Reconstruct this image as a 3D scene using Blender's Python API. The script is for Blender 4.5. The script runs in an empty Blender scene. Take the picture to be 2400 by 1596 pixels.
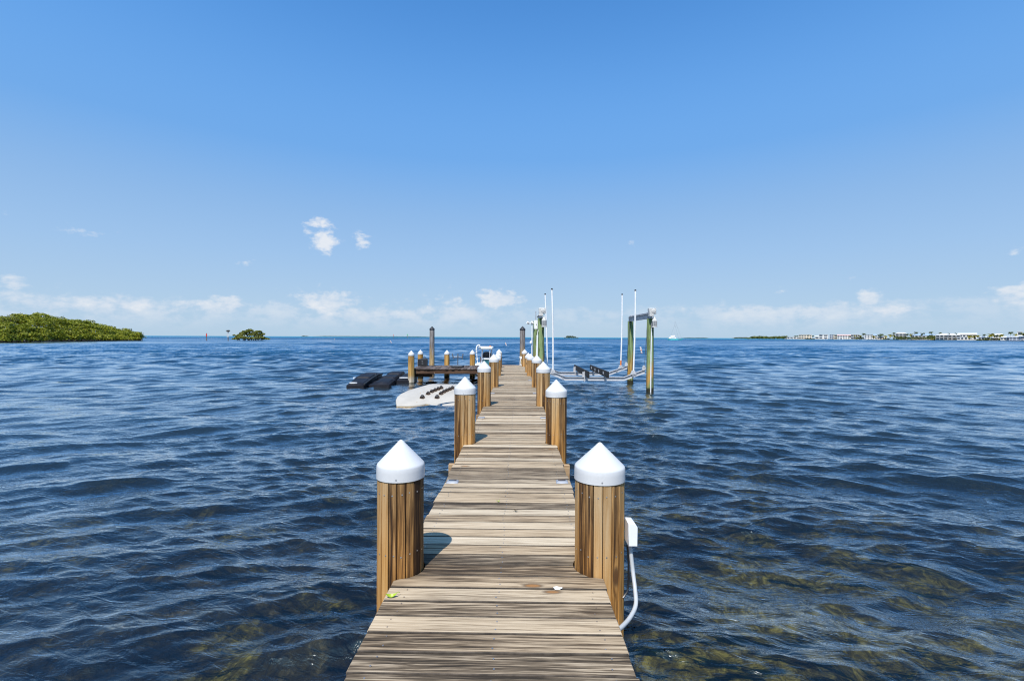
import bpy, bmesh, math, random
import numpy as np
from mathutils import Vector, Matrix

random.seed(11)
RNG = np.random.default_rng(7)
R = math.radians
SC = bpy.context.scene
COL = SC.collection

# ---------------------------------------------------------------- camera, sky, sun, exposure
DZ = 0.70                        # deck top above the water
CZ = DZ + 1.464                  # camera height above the water
F = 17.0 / 36.0 * 2400.0         # focal length in photograph pixels
cam = bpy.data.cameras.new('camera')
cam.lens, cam.sensor_width, cam.clip_end, cam.clip_start = 17.0, 36.0, 40000.0, 0.05
camo = bpy.data.objects.new('camera', cam)
COL.objects.link(camo)
CROT = Matrix.Rotation(R(0.86), 3, 'Z') @ Matrix.Rotation(R(90 - 0.394), 3, 'X') @ Matrix.Rotation(R(0.24), 3, 'Z')
camo.matrix_world = Matrix.Translation((0, 0, CZ)) @ CROT.to_4x4()
SC.camera = camo

SUN_AZ, SUN_EL = R(196.5), R(57)
world = bpy.data.worlds.new('World')
SC.world = world
world.use_nodes = True

sun = bpy.data.lights.new('sun', 'SUN')
sun.energy, sun.angle, sun.color = 4.7, R(0.53), (1.0, 0.955, 0.89)
suno = bpy.data.objects.new('sun', sun)
sd = Vector((math.sin(SUN_AZ) * math.cos(SUN_EL), math.cos(SUN_AZ) * math.cos(SUN_EL), math.sin(SUN_EL)))
suno.rotation_euler = (-sd).to_track_quat('-Z', 'Y').to_euler()
suno.location = (0, -5, 30)
COL.objects.link(suno)

SC.view_settings.view_transform = 'Standard'
SC.view_settings.look = 'None'
SC.view_settings.exposure = 0.35
SC.view_settings.gamma = 1.0
SC.render.engine = 'CYCLES'
SC.cycles.use_denoising = True
SC.cycles.filter_width = 1.15
SC.cycles.max_bounces = 8
SC.cycles.transparent_max_bounces = 12
SC.cycles.sample_clamp_indirect = 6.0
SC.cycles.sample_clamp_direct = 2.2
SC.cycles.caustics_reflective = False
SC.cycles.caustics_refractive = False


def pdir(px, py):
    """direction of a photograph pixel (2400x1596)"""
    return (CROT @ Vector(((px - 1200) / F, (798 - py) / F, -1))).normalized()


def at_y(px, py, y):
    d = pdir(px, py)
    return Vector((0, 0, CZ)) + d * (y / d.y)


def at_z(px, py, z):
    d = pdir(px, py)
    return Vector((0, 0, CZ)) + d * ((z - CZ) / d.z)


def hor(px):
    return 790.2 + 0.0042 * (px - 1200)


# ---------------------------------------------------------------- node helpers
class NT:
    def __init__(self, tree):
        self.t = tree
        self.n = tree.nodes
        self.l = tree.links

    def new(self, kind, **kw):
        n = self.n.new(kind)
        for k, v in kw.items():
            setattr(n, k, v)
        return n

    def put(self, sock, v):
        if hasattr(v, 'is_output') or isinstance(v, bpy.types.NodeSocket):
            self.l.new(v, sock)
        elif isinstance(v, (tuple, list)) and sock.type == 'RGBA' and len(v) == 3:
            sock.default_value = (*v, 1)
        else:
            sock.default_value = v

    def m(self, op, a, b=0.0, c=0.0, clamp=False):
        n = self.new('ShaderNodeMath', operation=op, use_clamp=clamp)
        self.put(n.inputs[0], a)
        self.put(n.inputs[1], b)
        self.put(n.inputs[2], c)
        return n.outputs[0]

    def step(self, v, lo, hi, a=0.0, b=1.0):
        n = self.new('ShaderNodeMapRange', interpolation_type='SMOOTHSTEP')
        self.put(n.inputs[0], v)
        for i, x in zip((1, 2, 3, 4), (lo, hi, a, b)):
            self.put(n.inputs[i], x)
        return n.outputs[0]

    def mix(self, f, a, b, mode='MIX'):
        n = self.new('ShaderNodeMix', data_type='RGBA', blend_type=mode)
        self.put(n.inputs[0], f)
        self.put(n.inputs[6], a)
        self.put(n.inputs[7], b)
        return n.outputs[2]

    def noise(self, vec, scale, detail=4.0, rough=0.55, dist=0.0):
        n = self.new('ShaderNodeTexNoise')
        self.put(n.inputs['Vector'], vec)
        self.put(n.inputs['Scale'], scale)
        n.inputs['Detail'].default_value = detail
        n.inputs['Roughness'].default_value = rough
        n.inputs['Distortion'].default_value = dist
        return n.outputs[0]

    def vmul(self, v, s):
        n = self.new('ShaderNodeVectorMath', operation='MULTIPLY')
        self.put(n.inputs[0], v)
        self.put(n.inputs[1], s)
        return n.outputs[0]

    def vadd(self, v, s):
        n = self.new('ShaderNodeVectorMath', operation='ADD')
        self.put(n.inputs[0], v)
        self.put(n.inputs[1], s)
        return n.outputs[0]

    def ramp(self, f, stops):
        n = self.new('ShaderNodeValToRGB')
        self.put(n.inputs[0], f)
        e = n.color_ramp.elements
        while len(e) < len(stops):
            e.new(0.5)
        for k, (p, c) in zip(e, stops):
            k.position = p
            k.color = (*c, 1)
        return n.outputs[0]

    def xyz(self, v):
        n = self.new('ShaderNodeSeparateXYZ')
        self.put(n.inputs[0], v)
        return n.outputs


# ---------------------------------------------------------------- world: sky and clouds
def build_world():
    t = NT(world.node_tree)
    bg = t.n['Background']
    sky = t.new('ShaderNodeTexSky', sky_type='NISHITA', sun_disc=False)
    sky.sun_elevation, sky.sun_rotation = SUN_EL, SUN_AZ
    sky.altitude, sky.air_density, sky.dust_density, sky.ozone_density = 0.0, 1.0, 0.7, 2.6
    hs = t.new('ShaderNodeHueSaturation')
    hs.inputs['Saturation'].default_value = 1.0
    t.l.new(sky.outputs[0], hs.inputs['Color'])
    skyc = t.mix(1.0, hs.outputs[0], (.45, .93, 1.26), 'MULTIPLY')
    tc = t.new('ShaderNodeTexCoord')
    nrm = t.new('ShaderNodeVectorMath', operation='NORMALIZE')
    t.l.new(tc.outputs['Generated'], nrm.inputs[0])
    x, y, z = t.xyz(nrm.outputs[0])
    az = t.m('ARCTAN2', x, y)
    el = t.m('ARCSINE', z)
    cv = t.new('ShaderNodeCombineXYZ')
    t.l.new(az, cv.inputs[0])
    t.l.new(t.m('MULTIPLY', el, 1.7), cv.inputs[1])
    cvec = cv.outputs[0]
    fb = t.noise(cvec, 22.0, 8.0, 0.62)
    fb2 = t.noise(t.vadd(cvec, (3.1, 1.7, 0)), 55.0, 6.0, 0.6)
    # separate clouds: photograph position, half sizes in pixels, thickness
    clouds = [(748, 523, 30, 15, .95), (764, 562, 34, 26, .9), (722, 545, 18, 20, .55), (842, 563, 20, 22, .75), (578, 617, 24, 11, .6),
              (43, 660, 36, 20, .95), (6, 497, 22, 9, .6), (195, 545, 90, 12, .42), (170, 525, 60, 10, .3), (430, 590, 40, 14, .25),
              (1480, 572, 17, 14, .55), (2034, 702, 30, 24, 1.1), (2085, 728, 80, 13, .8), (1990, 712, 18, 12, .6),
              (2372, 690, 62, 24, .9), (2380, 586, 26, 14, .45), (1830, 683, 40, 9, .4), (1990, 650, 32, 8, .35), (1610, 735, 30, 14, .5),
              (1052, 675, 16, 14, .35), (1208, 655, 16, 12, .3), (1378, 680, 18, 10, .35), (1172, 702, 52, 19, 1.25), (768, 705, 85, 26, 1.0),
              (545, 708, 46, 22, .9), (447, 712, 24, 14, .8), (250, 707, 140, 18, .85), (1060, 708, 60, 18, .7), (940, 712, 50, 16, .6)]
    field = None
    for px, py, rx, ry, g in clouds:
        d = pdir(px, py)
        a0, e0 = math.atan2(d.x, d.y), math.asin(d.z)
        u = t.m('MULTIPLY', t.m('SUBTRACT', az, a0), F / rx * (1 + ((px - 1200) / F) ** 2))
        v = t.m('MULTIPLY', t.m('SUBTRACT', el, e0), F / ry * math.sqrt(1 + ((px - 1200) / F) ** 2))
        q = t.m('ADD', t.m('MULTIPLY', u, u), t.m('MULTIPLY', v, v))
        g2 = t.m('MULTIPLY', t.m('POWER', 2.718, t.m('MULTIPLY', q, -0.8)), g)
        field = g2 if field is None else t.m('MAXIMUM', field, g2)
    dens = t.step(t.m('ADD', field, t.m('MULTIPLY', t.m('SUBTRACT', t.m('ADD', t.m('MULTIPLY', fb, .65), t.m('MULTIPLY', fb2, .35)), 0.5), 3.2)), 0.36, 1.0)
    dens = t.m('MULTIPLY', dens, t.step(field, 0.02, 0.2))
    # the long bank low over the horizon, going on all round
    e_top = t.m('ADD', 0.066, t.m('MULTIPLY', t.m('SUBTRACT', t.noise(cvec, 9.0, 8.0, 0.68), 0.5), 0.085))
    bank = t.step(t.m('SUBTRACT', e_top, el), 0.0, 0.016)
    bank = t.m('MULTIPLY', bank, t.step(el, 0.0, 0.05))
    thick = t.step(t.noise(cvec, 3.2, 2.0, 0.5), 0.40, 0.56)
    bank = t.m('MULTIPLY', t.m('MULTIPLY', bank, t.step(fb, 0.36, 0.54)), t.m('ADD', 0.45, t.m('MULTIPLY', thick, 0.55)))
    # haze just over the sea
    haze = t.m('MULTIPLY', t.step(el, 0.22, 0.66, 1.0, 0.0), 0.97)
    hazec = t.ramp(t.m('MULTIPLY', el, 2.0), [(0.0, (.252, .328, .405)), (.12, (.232, .318, .415)), (.31, (.184, .286, .427)), (.70, (.096, .212, .408))])
    hazec = t.mix(1.0, hazec, (10.0, 10.0, 10.0), 'MULTIPLY')
    lit = t.step(t.m('ADD', t.m('MULTIPLY', fb, .7), t.m('MULTIPLY', el, 1.6)), 0.34, 0.68)
    cc = t.mix(lit, (3.3, 3.8, 4.45), (4.75, 4.75, 4.8))
    skyh = t.mix(haze, skyc, hazec)
    c = t.mix(t.m('MULTIPLY', bank, 0.68), skyh, cc)
    c = t.mix(t.m('MULTIPLY', dens, 0.78), c, cc)
    t.l.new(c, bg.inputs[0])
    bg.inputs[1].default_value = 0.15


build_world()

# ---------------------------------------------------------------- materials
MAT = {}


def mat(name, color=(.5, .5, .5), rough=0.6, metal=0.0, spec=0.5, vary=0.0, scale=8.0, bump=0.0):
    m = bpy.data.materials.new(name)
    m.use_nodes = True
    t = NT(m.node_tree)
    b = t.n['Principled BSDF']
    b.inputs['Base Color'].default_value = (*color, 1)
    b.inputs['Roughness'].default_value = rough
    b.inputs['Metallic'].default_value = metal
    b.inputs['Specular IOR Level'].default_value = spec
    if vary or bump:
        tc = t.new('ShaderNodeTexCoord')
        nz = t.noise(tc.outputs['Object'], scale, 6.0, 0.6)
        if vary:
            lo = tuple(c * (1 - vary) for c in color)
            hi = tuple(min(1, c * (1 + vary * .5)) for c in color)
            t.l.new(t.mix(t.step(nz, .3, .7), lo, hi), b.inputs['Base Color'])
        if bump:
            bp = t.new('ShaderNodeBump')
            bp.inputs['Strength'].default_value = bump
            bp.inputs['Distance'].default_value = 0.01
            t.l.new(nz, bp.inputs['Height'])
            t.l.new(bp.outputs[0], b.inputs['Normal'])
    MAT[name] = m
    return m


def wood(name, axis, ramp, knot=(.30, .14, .045), tint=None, stain=0.5, rough=.8, scale=1.0, zmix=None, vary=.14, fine=.38):
    """weathered board: grain runs along the axis (0, 1, 2); every board gets its own shift"""
    m = bpy.data.materials.new(name)
    m.use_nodes = True
    t = NT(m.node_tree)
    b = t.n['Principled BSDF']
    b.inputs['Roughness'].default_value = rough
    b.inputs['Specular IOR Level'].default_value = 0.25
    tc = t.new('ShaderNodeTexCoord')
    oi = t.new('ShaderNodeObjectInfo')
    rnd = oi.outputs['Random']
    off = t.new('ShaderNodeCombineXYZ')
    t.l.new(t.m('MULTIPLY', rnd, 37.0), off.inputs[0])
    t.l.new(t.m('MULTIPLY', t.m('FRACT', t.m('MULTIPLY', rnd, 13.7)), 29.0), off.inputs[1])
    t.l.new(t.m('MULTIPLY', t.m('FRACT', t.m('MULTIPLY', rnd, 71.3)), 41.0), off.inputs[2])
    p = t.vadd(tc.outputs['Object'], off.outputs[0])
    sg = [46.0 * scale] * 3
    sg[axis] = 1.5 * scale
    sf = [150.0 * scale] * 3
    sf[axis] = 4.0 * scale
    sk = [7.0 * scale] * 3
    sk[axis] = 2.6 * scale
    sb = [6.0 * scale] * 3
    sb[axis] = 0.9 * scale
    # knots
    vo = t.new('ShaderNodeTexVoronoi', feature='F1')
    t.put(vo.inputs['Vector'], t.vmul(p, tuple(sk)))
    vo.inputs['Scale'].default_value = 1.0
    kd = vo.outputs['Distance']
    kr = t.xyz(vo.outputs['Color'])[0]
    kon = t.m('GREATER_THAN', kr, 0.80)
    bend = t.m('MULTIPLY', t.m('MULTIPLY', t.step(kd, 0.0, 0.45, 1.0, 0.0), kon), 0.35)
    g = t.noise(t.vadd(t.vmul(p, tuple(sg)), bend), 1.0, 5.0, 0.62, 0.6)
    f = t.noise(t.vadd(t.vmul(p, tuple(sf)), bend), 1.0, 3.0, 0.6, 0.3)
    s = t.noise(t.vmul(p, tuple(sb)), 1.0, 3.0, 0.55)
    v = t.m('ADD', t.m('MULTIPLY', g, 1 - fine), t.m('MULTIPLY', f, fine))
    v = t.m('ADD', v, t.m('MULTIPLY', t.m('SUBTRACT', s, 0.5), stain))
    v = t.m('ADD', v, t.m('MULTIPLY', t.m('SUBTRACT', t.m('FRACT', t.m('MULTIPLY', rnd, 97.1)), 0.5), vary))
    c = t.ramp(v, ramp)
    if tint:
        c = t.mix(t.m('MULTIPLY', t.step(t.m('ADD', t.m('FRACT', t.m('MULTIPLY', rnd, 5.3)), t.m('MULTIPLY', s, 0.8)), .35, 1.15), tint[1]), c, tint[0], 'MULTIPLY')
    if zmix:      # fresher colour low down, greyer at the top
        z = t.xyz(t.new('ShaderNodeNewGeometry').outputs['Position'])[2]
        fz = t.step(t.m('ADD', z, t.m('MULTIPLY', t.m('SUBTRACT', s, .5), zmix[2])), zmix[0], zmix[1], 1.0, 0.0)
        c = t.mix(t.m('MULTIPLY', fz, zmix[4]), c, zmix[3], 'MULTIPLY')
    ring = t.m('MULTIPLY', t.step(kd, 0.11, 0.21, 1.0, 0.0), kon)
    core = t.m('MULTIPLY', t.step(kd, 0.07, 0.15, 1.0, 0.0), kon)
    c = t.mix(t.m('MULTIPLY', ring, 0.75), c, (.055, .032, .018))
    c = t.mix(t.m('MULTIPLY', core, 0.85), c, knot)
    t.l.new(c, b.inputs['Base Color'])
    bp = t.new('ShaderNodeBump')
    bp.inputs['Strength'].default_value = 0.55
    bp.inputs['Distance'].default_value = 0.004
    t.l.new(t.m('ADD', t.m('MULTIPLY', f, .6), g), bp.inputs['Height'])
    t.l.new(bp.outputs[0], b.inputs['Normal'])
    MAT[name] = m
    return m


wood('deck_wood', 0, [(.34, (.030, .022, .014)), (.42, (.130, .095, .060)), (.475, (.285, .220, .148)), (.54, (.435, .350, .240)), (.66, (.57, .475, .345))],
     stain=.24, tint=((.86, .79, .71), .85), vary=.19, fine=.5)
wood('slat_wood', 2, [(.30, (.030, .017, .009)), (.40, (.125, .072, .032)), (.48, (.30, .18, .075)), (.57, (.45, .295, .14)), (.74, (.56, .42, .25))],
     knot=(.12, .05, .015), stain=.42, tint=((.74, .72, .72), .8), zmix=(.45, 1.55, 1.1, (1.30, .98, .54), .9), vary=.28)
wood('pile_wood', 2, [(.30, (.07, .036, .014)), (.42, (.24, .125, .04)), (.52, (.44, .25, .085)), (.64, (.56, .35, .14)), (.8, (.62, .46, .25))],
     knot=(.14, .06, .02), stain=.5)
wood('platform_wood', 1, [(.30, (.018, .013, .011)), (.45, (.06, .044, .036)), (.56, (.12, .092, .078)), (.7, (.22, .18, .16))], stain=.5)
wood('fascia_wood', 0, [(.30, (.015, .008, .005)), (.45, (.055, .028, .016)), (.58, (.105, .058, .034)), (.75, (.18, .12, .08))], stain=.5)
wood('beam_wood', 0, [(.30, (.10, .06, .03)), (.5, (.33, .21, .11)), (.75, (.52, .37, .22))], stain=.4)

mat('cap_white', (.56, .56, .555), .42, spec=.4, vary=.05, scale=3)
mat('board_side', (.075, .058, .042), .95, vary=.6, scale=9)  # dark tone stands in for shade between the deck boards
mat('core_wood', (.05, .03, .018), .9)
mat('screw_steel', (.55, .53, .5), .35, .9)
mat('pvc_white', (.80, .80, .79), .4, vary=.06, scale=5)
mat('pvc_grey', (.44, .45, .45), .5, vary=.1, scale=9)
mat('black_plastic', (.012, .0125, .017), .55, spec=.2, vary=.35, scale=3.5, bump=.15)
mat('dark_plastic', (.016, .017, .019), .6, vary=.3, scale=6)
mat('black_cap', (.018, .018, .02), .55)
mat('bunk_carpet', (.010, .010, .012), .9, vary=.3, scale=30)
mat('aluminium', (.52, .52, .53), .5, .15, vary=.14, scale=4)
mat('galvanised', (.36, .37, .39), .5, .35, vary=.2, scale=7)
mat('grey_paint', (.55, .54, .51), .65, vary=.3, scale=22)
mat('motor_grey', (.22, .225, .23), .55, vary=.3, scale=14)
mat('white_float', (.44, .40, .335), .5, vary=.10, scale=2.2)
mat('float_stain', (.42, .27, .10), .8, vary=.5, scale=14)
mat('roller_black', (.022, .019, .018), .6)
mat('roller_bracket', (.14, .09, .06), .7, vary=.5, scale=30)
mat('orange_paint', (.75, .20, .03), .55)
mat('red_paint', (.72, .06, .045), .55)
mat('green_paint', (.02, .42, .10), .55)
mat('white_paint', (.60, .60, .58), .5)
mat('teal_paint', (.02, .45, .47), .35)
mat('teal_dark', (.01, .10, .12), .5)
mat('black_vinyl', (.012, .013, .016), .4)
mat('gelcoat', (.82, .82, .80), .25, vary=.04, scale=3)
mat('rope', (.78, .76, .72), .85, vary=.15, scale=60)
mat('solar_panel', (.03, .032, .045), .15, spec=.7)
mat('lens_clear', (.30, .31, .32), .2)
mat('leaf_fresh', (.30, .40, .02), .45)
mat('leaf_dry', (.10, .065, .025), .8)
mat('droppings', (.86, .85, .82), .7)
mat('nest_sticks', (.09, .065, .05), .95, vary=.5, scale=8)
mat('marker_pole', (.20, .16, .12), .85, vary=.4, scale=3)
mat('steel_dark', (.16, .165, .17), .45, .8)
mat('sand_rock', (.46, .41, .33), .95, vary=.35, scale=.4)
mat('house_white', (.62, .60, .56), .75, vary=.06, scale=.5)
mat('house_cream', (.66, .56, .42), .8, vary=.08, scale=.5)
mat('house_grey', (.42, .44, .48), .8, vary=.08, scale=.5)
mat('roof_white', (.66, .66, .65), .6)
mat('roof_pink', (.68, .40, .34), .8)
mat('roof_blue', (.30, .40, .52), .55)
mat('roof_tan', (.50, .46, .40), .8)
mat('pane_dark', (.035, .05, .07), .12, spec=.7)
mat('tarp_blue', (.03, .25, .70), .6)
mat('trunk_palm', (.24, .19, .14), .9)
mat('root_wood', (.12, .09, .07), .95, vary=.4, scale=2)


def foliage(name, dark, mid, light, scale):
    m = bpy.data.materials.new(name)
    m.use_nodes = True
    t = NT(m.node_tree)
    b = t.n['Principled BSDF']
    g = t.new('ShaderNodeNewGeometry')
    ri = g.outputs['Random Per Island']
    nz = t.noise(g.outputs['Position'], scale, 3.0, 0.6)
    v = t.m('ADD', t.m('MULTIPLY', ri, .5), t.m('MULTIPLY', nz, .75))
    t.l.new(t.ramp(v, [(.22, dark), (.55, mid), (.95, light)]), b.inputs['Base Color'])
    b.inputs['Roughness'].default_value = .55
    b.inputs['Specular IOR Level'].default_value = .3
    tr = t.new('ShaderNodeBsdfTranslucent')
    t.put(tr.inputs[0], mid)
    mx = t.new('ShaderNodeMixShader')
    mx.inputs[0].default_value = .22
    t.l.new(b.outputs[0], mx.inputs[1])
    t.l.new(tr.outputs[0], mx.inputs[2])
    t.l.new(mx.outputs[0], t.n['Material Output'].inputs[0])
    MAT[name] = m


foliage('leaf_mangrove', (.05, .075, .005), (.175, .205, .008), (.32, .30, .018), .16)
foliage('leaf_islet', (.05, .065, .010), (.15, .165, .022), (.26, .25, .05), .3)
foliage('leaf_shore', (.03, .05, .010), (.08, .105, .018), (.15, .16, .03), .1)
foliage('palm_yellow', (.10, .11, .012), (.26, .23, .025), (.40, .32, .04), .3)
foliage('palm_dark', (.025, .045, .012), (.06, .09, .02), (.12, .14, .03), .3)
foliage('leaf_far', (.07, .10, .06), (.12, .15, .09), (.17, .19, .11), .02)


def pile_material(name, top, mid, low, z1, z2, streak, wet=.22, barn=None, turn=0.0):
    """round timber pile: colour changes with height above the water (weathering, splash stain, weed line)"""
    m = bpy.data.materials.new(name)
    m.use_nodes = True
    t = NT(m.node_tree)
    b = t.n['Principled BSDF']
    b.inputs['Roughness'].default_value = .85
    b.inputs['Specular IOR Level'].default_value = .2
    tc = t.new('ShaderNodeTexCoord')
    oi = t.new('ShaderNodeObjectInfo')
    p = t.vadd(tc.outputs['Object'], t.m('MULTIPLY', oi.outputs['Random'], 31.0))
    g = t.noise(t.vmul(p, (13, 13, .8)), 1.0, 6.0, .72, .9)
    s = t.noise(t.vmul(p, (6, 6, .7)), 1.0, 3.0, .55)
    pos = t.new('ShaderNodeNewGeometry').outputs['Position']
    z = t.xyz(pos)[2]
    zz = t.m('ADD', z, t.m('MULTIPLY', t.m('SUBTRACT', t.m('ADD', t.m('MULTIPLY', s, .5), t.m('MULTIPLY', g, .5)), .5), 2.6))
    lx = t.xyz(tc.outputs['Object'])[0]
    zz = t.m('SUBTRACT', zz, t.m('MULTIPLY', lx, turn))
    c = t.mix(t.step(zz, z1 - .35, z1 + .35), mid, top)
    c = t.mix(t.step(zz, z2 - .22, z2 + .22), low, c)
    if barn:
        c = t.mix(t.m('MULTIPLY', t.step(t.m('ADD', z, t.m('MULTIPLY', t.m('SUBTRACT', g, .5), .3)), barn[0], barn[1], 1.0, 0.0), .75), c, (.58, .54, .46))
    c = t.mix(t.m('MULTIPLY', t.step(g, .40, .56, 1.0, 0.0), .95), c, streak, 'MULTIPLY')
    c = t.mix(t.step(t.m('ADD', z, t.m('MULTIPLY', t.m('SUBTRACT', g, .5), .12)), wet - .06, wet + .03, 1.0, 0.0), c, (.030, .028, .014))
    t.l.new(c, b.inputs['Base Color'])
    bp = t.new('ShaderNodeBump')
    bp.inputs['Strength'].default_value = .7
    bp.inputs['Distance'].default_value = .012
    t.l.new(g, bp.inputs['Height'])
    t.l.new(bp.outputs[0], b.inputs['Normal'])
    MAT[name] = m


pile_material('lift_pile', (.24, .32, .14), (.50, .28, .075), (.22, .27, .11), 1.15, .5, (.42, .40, .34), wet=.2, turn=1.5)
pile_material('tall_pile', (.27, .245, .23), (.45, .31, .15), (.40, .24, .09), 1.45, .5, (.40, .37, .35))
pile_material('side_pile', (.34, .19, .065), (.52, .31, .10), (.50, .32, .12), 1.3, .6, (.45, .38, .3), wet=.1, barn=(.2, .45))
pile_material('back_pile', (.34, .19, .065), (.52, .30, .09), (.50, .30, .10), 1.45, .5, (.5, .42, .32), wet=.15)


def streaked_fascia():
    """dark fascia board with pale run marks below the deck gaps"""
    m = MAT['fascia_wood']
    t = NT(m.node_tree)
    b = t.n['Principled BSDF']
    src = b.inputs['Base Color'].links[0].from_socket
    pos = t.new('ShaderNodeTexCoord').outputs['Object']
    n = t.noise(t.vmul(pos, (24, 1, 2.0)), 1.0, 2.0, .5, .4)
    t.l.new(t.mix(t.m('MULTIPLY', t.step(n, .66, .71), .7), src, (.42, .27, .16)), b.inputs['Base Color'])


streaked_fascia()


# ---------------------------------------------------------------- mesh helpers
class MB:
    def __init__(self):
        self.v, self.f = [], []

    def add(self, vs, fs):
        o = len(self.v)
        self.v += [tuple(p) for p in vs]
        self.f += [tuple(i + o for i in f) for f in fs]
        return self

    def box(self, x0, x1, y0, y1, z0, z1, M=None):
        vs = [Vector(p) for p in ((x0, y0, z0), (x1, y0, z0), (x1, y1, z0), (x0, y1, z0), (x0, y0, z1), (x1, y0, z1), (x1, y1, z1), (x0, y1, z1))]
        if M is not None:
            vs = [M @ p for p in vs]
        return self.add(vs, [(0, 3, 2, 1), (4, 5, 6, 7), (0, 1, 5, 4), (1, 2, 6, 5), (2, 3, 7, 6), (3, 0, 4, 7)])

    def lathe(self, prof, n=24, c=(0, 0), M=None):
        """profile [(r, z)...] from the bottom up; closed where r is 0"""
        vs, rings = [], []
        for r, z in prof:
            if r < 1e-6:
                rings.append([len(vs)])
                vs.append(Vector((c[0], c[1], z)))
            else:
                rings.append(list(range(len(vs), len(vs) + n)))
                vs += [Vector((c[0] + r * math.cos(2 * math.pi * k / n), c[1] + r * math.sin(2 * math.pi * k / n), z)) for k in range(n)]
        fs = []
        for a, b in zip(rings, rings[1:]):
            for k in range(n):
                k2 = (k + 1) % n
                if len(a) == 1 and len(b) > 1:
                    fs.append((a[0], b[k2], b[k]))
                elif len(b) == 1 and len(a) > 1:
                    fs.append((a[k], a[k2], b[0]))
                elif len(a) > 1:
                    fs.append((a[k], a[k2], b[k2], b[k]))
        if M is not None:
            vs = [M @ p for p in vs]
        return self.add(vs, fs)

    def tube(self, pts, r, n=8):
        pts = [Vector(p) for p in pts]
        rr = r if isinstance(r, (list, tuple)) else [r] * len(pts)
        vs, fs = [], []
        up = Vector((0, 0, 1))
        prev = None
        for i, p in enumerate(pts):
            d = (pts[min(i + 1, len(pts) - 1)] - pts[max(i - 1, 0)]).normalized()
            a = prev if prev is not None else (up.cross(d) if abs(d.z) < .9 else Vector((1, 0, 0)).cross(d))
            a = (a - d * a.dot(d)).normalized()
            prev = a
            b = d.cross(a)
            vs += [p + (a * math.cos(2 * math.pi * k / n) + b * math.sin(2 * math.pi * k / n)) * rr[i] for k in range(n)]
        for i in range(len(pts) - 1):
            for k in range(n):
                k2 = (k + 1) % n
                fs.append((i * n + k, i * n + k2, (i + 1) * n + k2, (i + 1) * n + k))
        fs.append(tuple(range(n - 1, -1, -1)))
        fs.append(tuple(range((len(pts) - 1) * n, len(pts) * n)))
        return self.add(vs, fs)

    def prism(self, poly, z0, z1, M=None):
        n = len(poly)
        vs = [Vector((x, y, z0)) for x, y in poly] + [Vector((x, y, z1)) for x, y in poly]
        if M is not None:
            vs = [M @ p for p in vs]
        return self.add(vs, [tuple(range(n - 1, -1, -1)), tuple(range(n, 2 * n))] + [(k, (k + 1) % n, (k + 1) % n + n, k + n) for k in range(n)])

    def mesh(self, name, bevel=0.0, seg=1, smooth=True):
        bm = bmesh.new()
        vv = [bm.verts.new(p) for p in self.v]
        for f in self.f:
            try:
                bm.faces.new([vv[i] for i in f])
            except ValueError:
                pass
        bmesh.ops.recalc_face_normals(bm, faces=bm.faces)
        if bevel:
            es = [e for e in bm.edges if len(e.link_faces) == 2 and e.calc_face_angle(0) > .6]
            bmesh.ops.bevel(bm, geom=es, offset=bevel, segments=seg, affect='EDGES', profile=.5, clamp_overlap=True)
        for f in bm.faces:
            f.smooth = smooth
        for e in bm.edges:
            if len(e.link_faces) == 2 and e.calc_face_angle(0) > R(38):
                e.smooth = False
        me = bpy.data.meshes.new(name)
        bm.to_mesh(me)
        bm.free()
        return me


def obj(name, me, m=None, parent=None, loc=None, rot=None, scale=None):
    if isinstance(me, MB):
        me = me.mesh(name)
    o = bpy.data.objects.new(name, me)
    if m and me is not None and not me.materials:
        me.materials.append(MAT[m])
    COL.objects.link(o)
    if parent is not None:
        o.parent = parent
    if loc is not None:
        o.location = loc
    if rot is not None:
        o.rotation_euler = rot
    if scale is not None:
        o.scale = scale if isinstance(scale, (tuple, list)) else (scale,) * 3
    return o


def tag(o, label=None, cat=None, group=None, kind=None):
    for k, v in (('label', label), ('category', cat), ('group', group), ('kind', kind)):
        if v:
            o[k] = v
    return o


def thing(name, label, cat, loc=(0, 0, 0), rz=0.0, group=None):
    return tag(obj(name, None, loc=loc, rot=(0, 0, rz)), label, cat, group)


def raw_mesh(name, V, Fq):
    """fast mesh from numpy arrays of vertices and quads"""
    me = bpy.data.meshes.new(name)
    me.vertices.add(len(V))
    me.vertices.foreach_set('co', np.ascontiguousarray(V, dtype=np.float32).ravel())
    n = len(Fq)
    me.loops.add(n * 4)
    me.polygons.add(n)
    me.loops.foreach_set('vertex_index', np.ascontiguousarray(Fq, dtype=np.int32).ravel())
    me.polygons.foreach_set('loop_start', np.arange(0, n * 4, 4, dtype=np.int32))
    me.polygons.foreach_set('loop_total', np.full(n, 4, dtype=np.int32))
    me.update(calc_edges=True)
    me.validate()
    return me


# ---------------------------------------------------------------- the setting: seabed and water
def spectrum(n, lmin, lmax, main, spread, slope, seed, pk=0.9):
    r = np.random.default_rng(seed)
    lam = np.exp(r.uniform(math.log(lmin), math.log(lmax), n))
    th = main + r.normal(0, spread, n)
    w = np.exp(-(np.log(lam / pk) ** 2) / (2 * .85 ** 2)) + .12
    s = w / math.sqrt((w ** 2).sum() / 2) * slope
    k = 2 * math.pi / lam
    return lam, k * np.cos(th), k * np.sin(th), s / k, r.uniform(0, 2 * math.pi, n)


def polar_grid(radii, angs):
    rr, aa = np.meshgrid(radii, angs, indexing='ij')
    X, Y = rr * np.sin(aa), rr * np.cos(aa)
    nr, na = rr.shape
    i = np.arange(nr - 1)[:, None] * na
    j = np.arange(na)[None, :]
    j2 = (j + 1) % na
    Fq = np.stack([i + j, i + j2, i + na + j2, i + na + j], -1).reshape(-1, 4)
    return rr, X, Y, Fq


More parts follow.
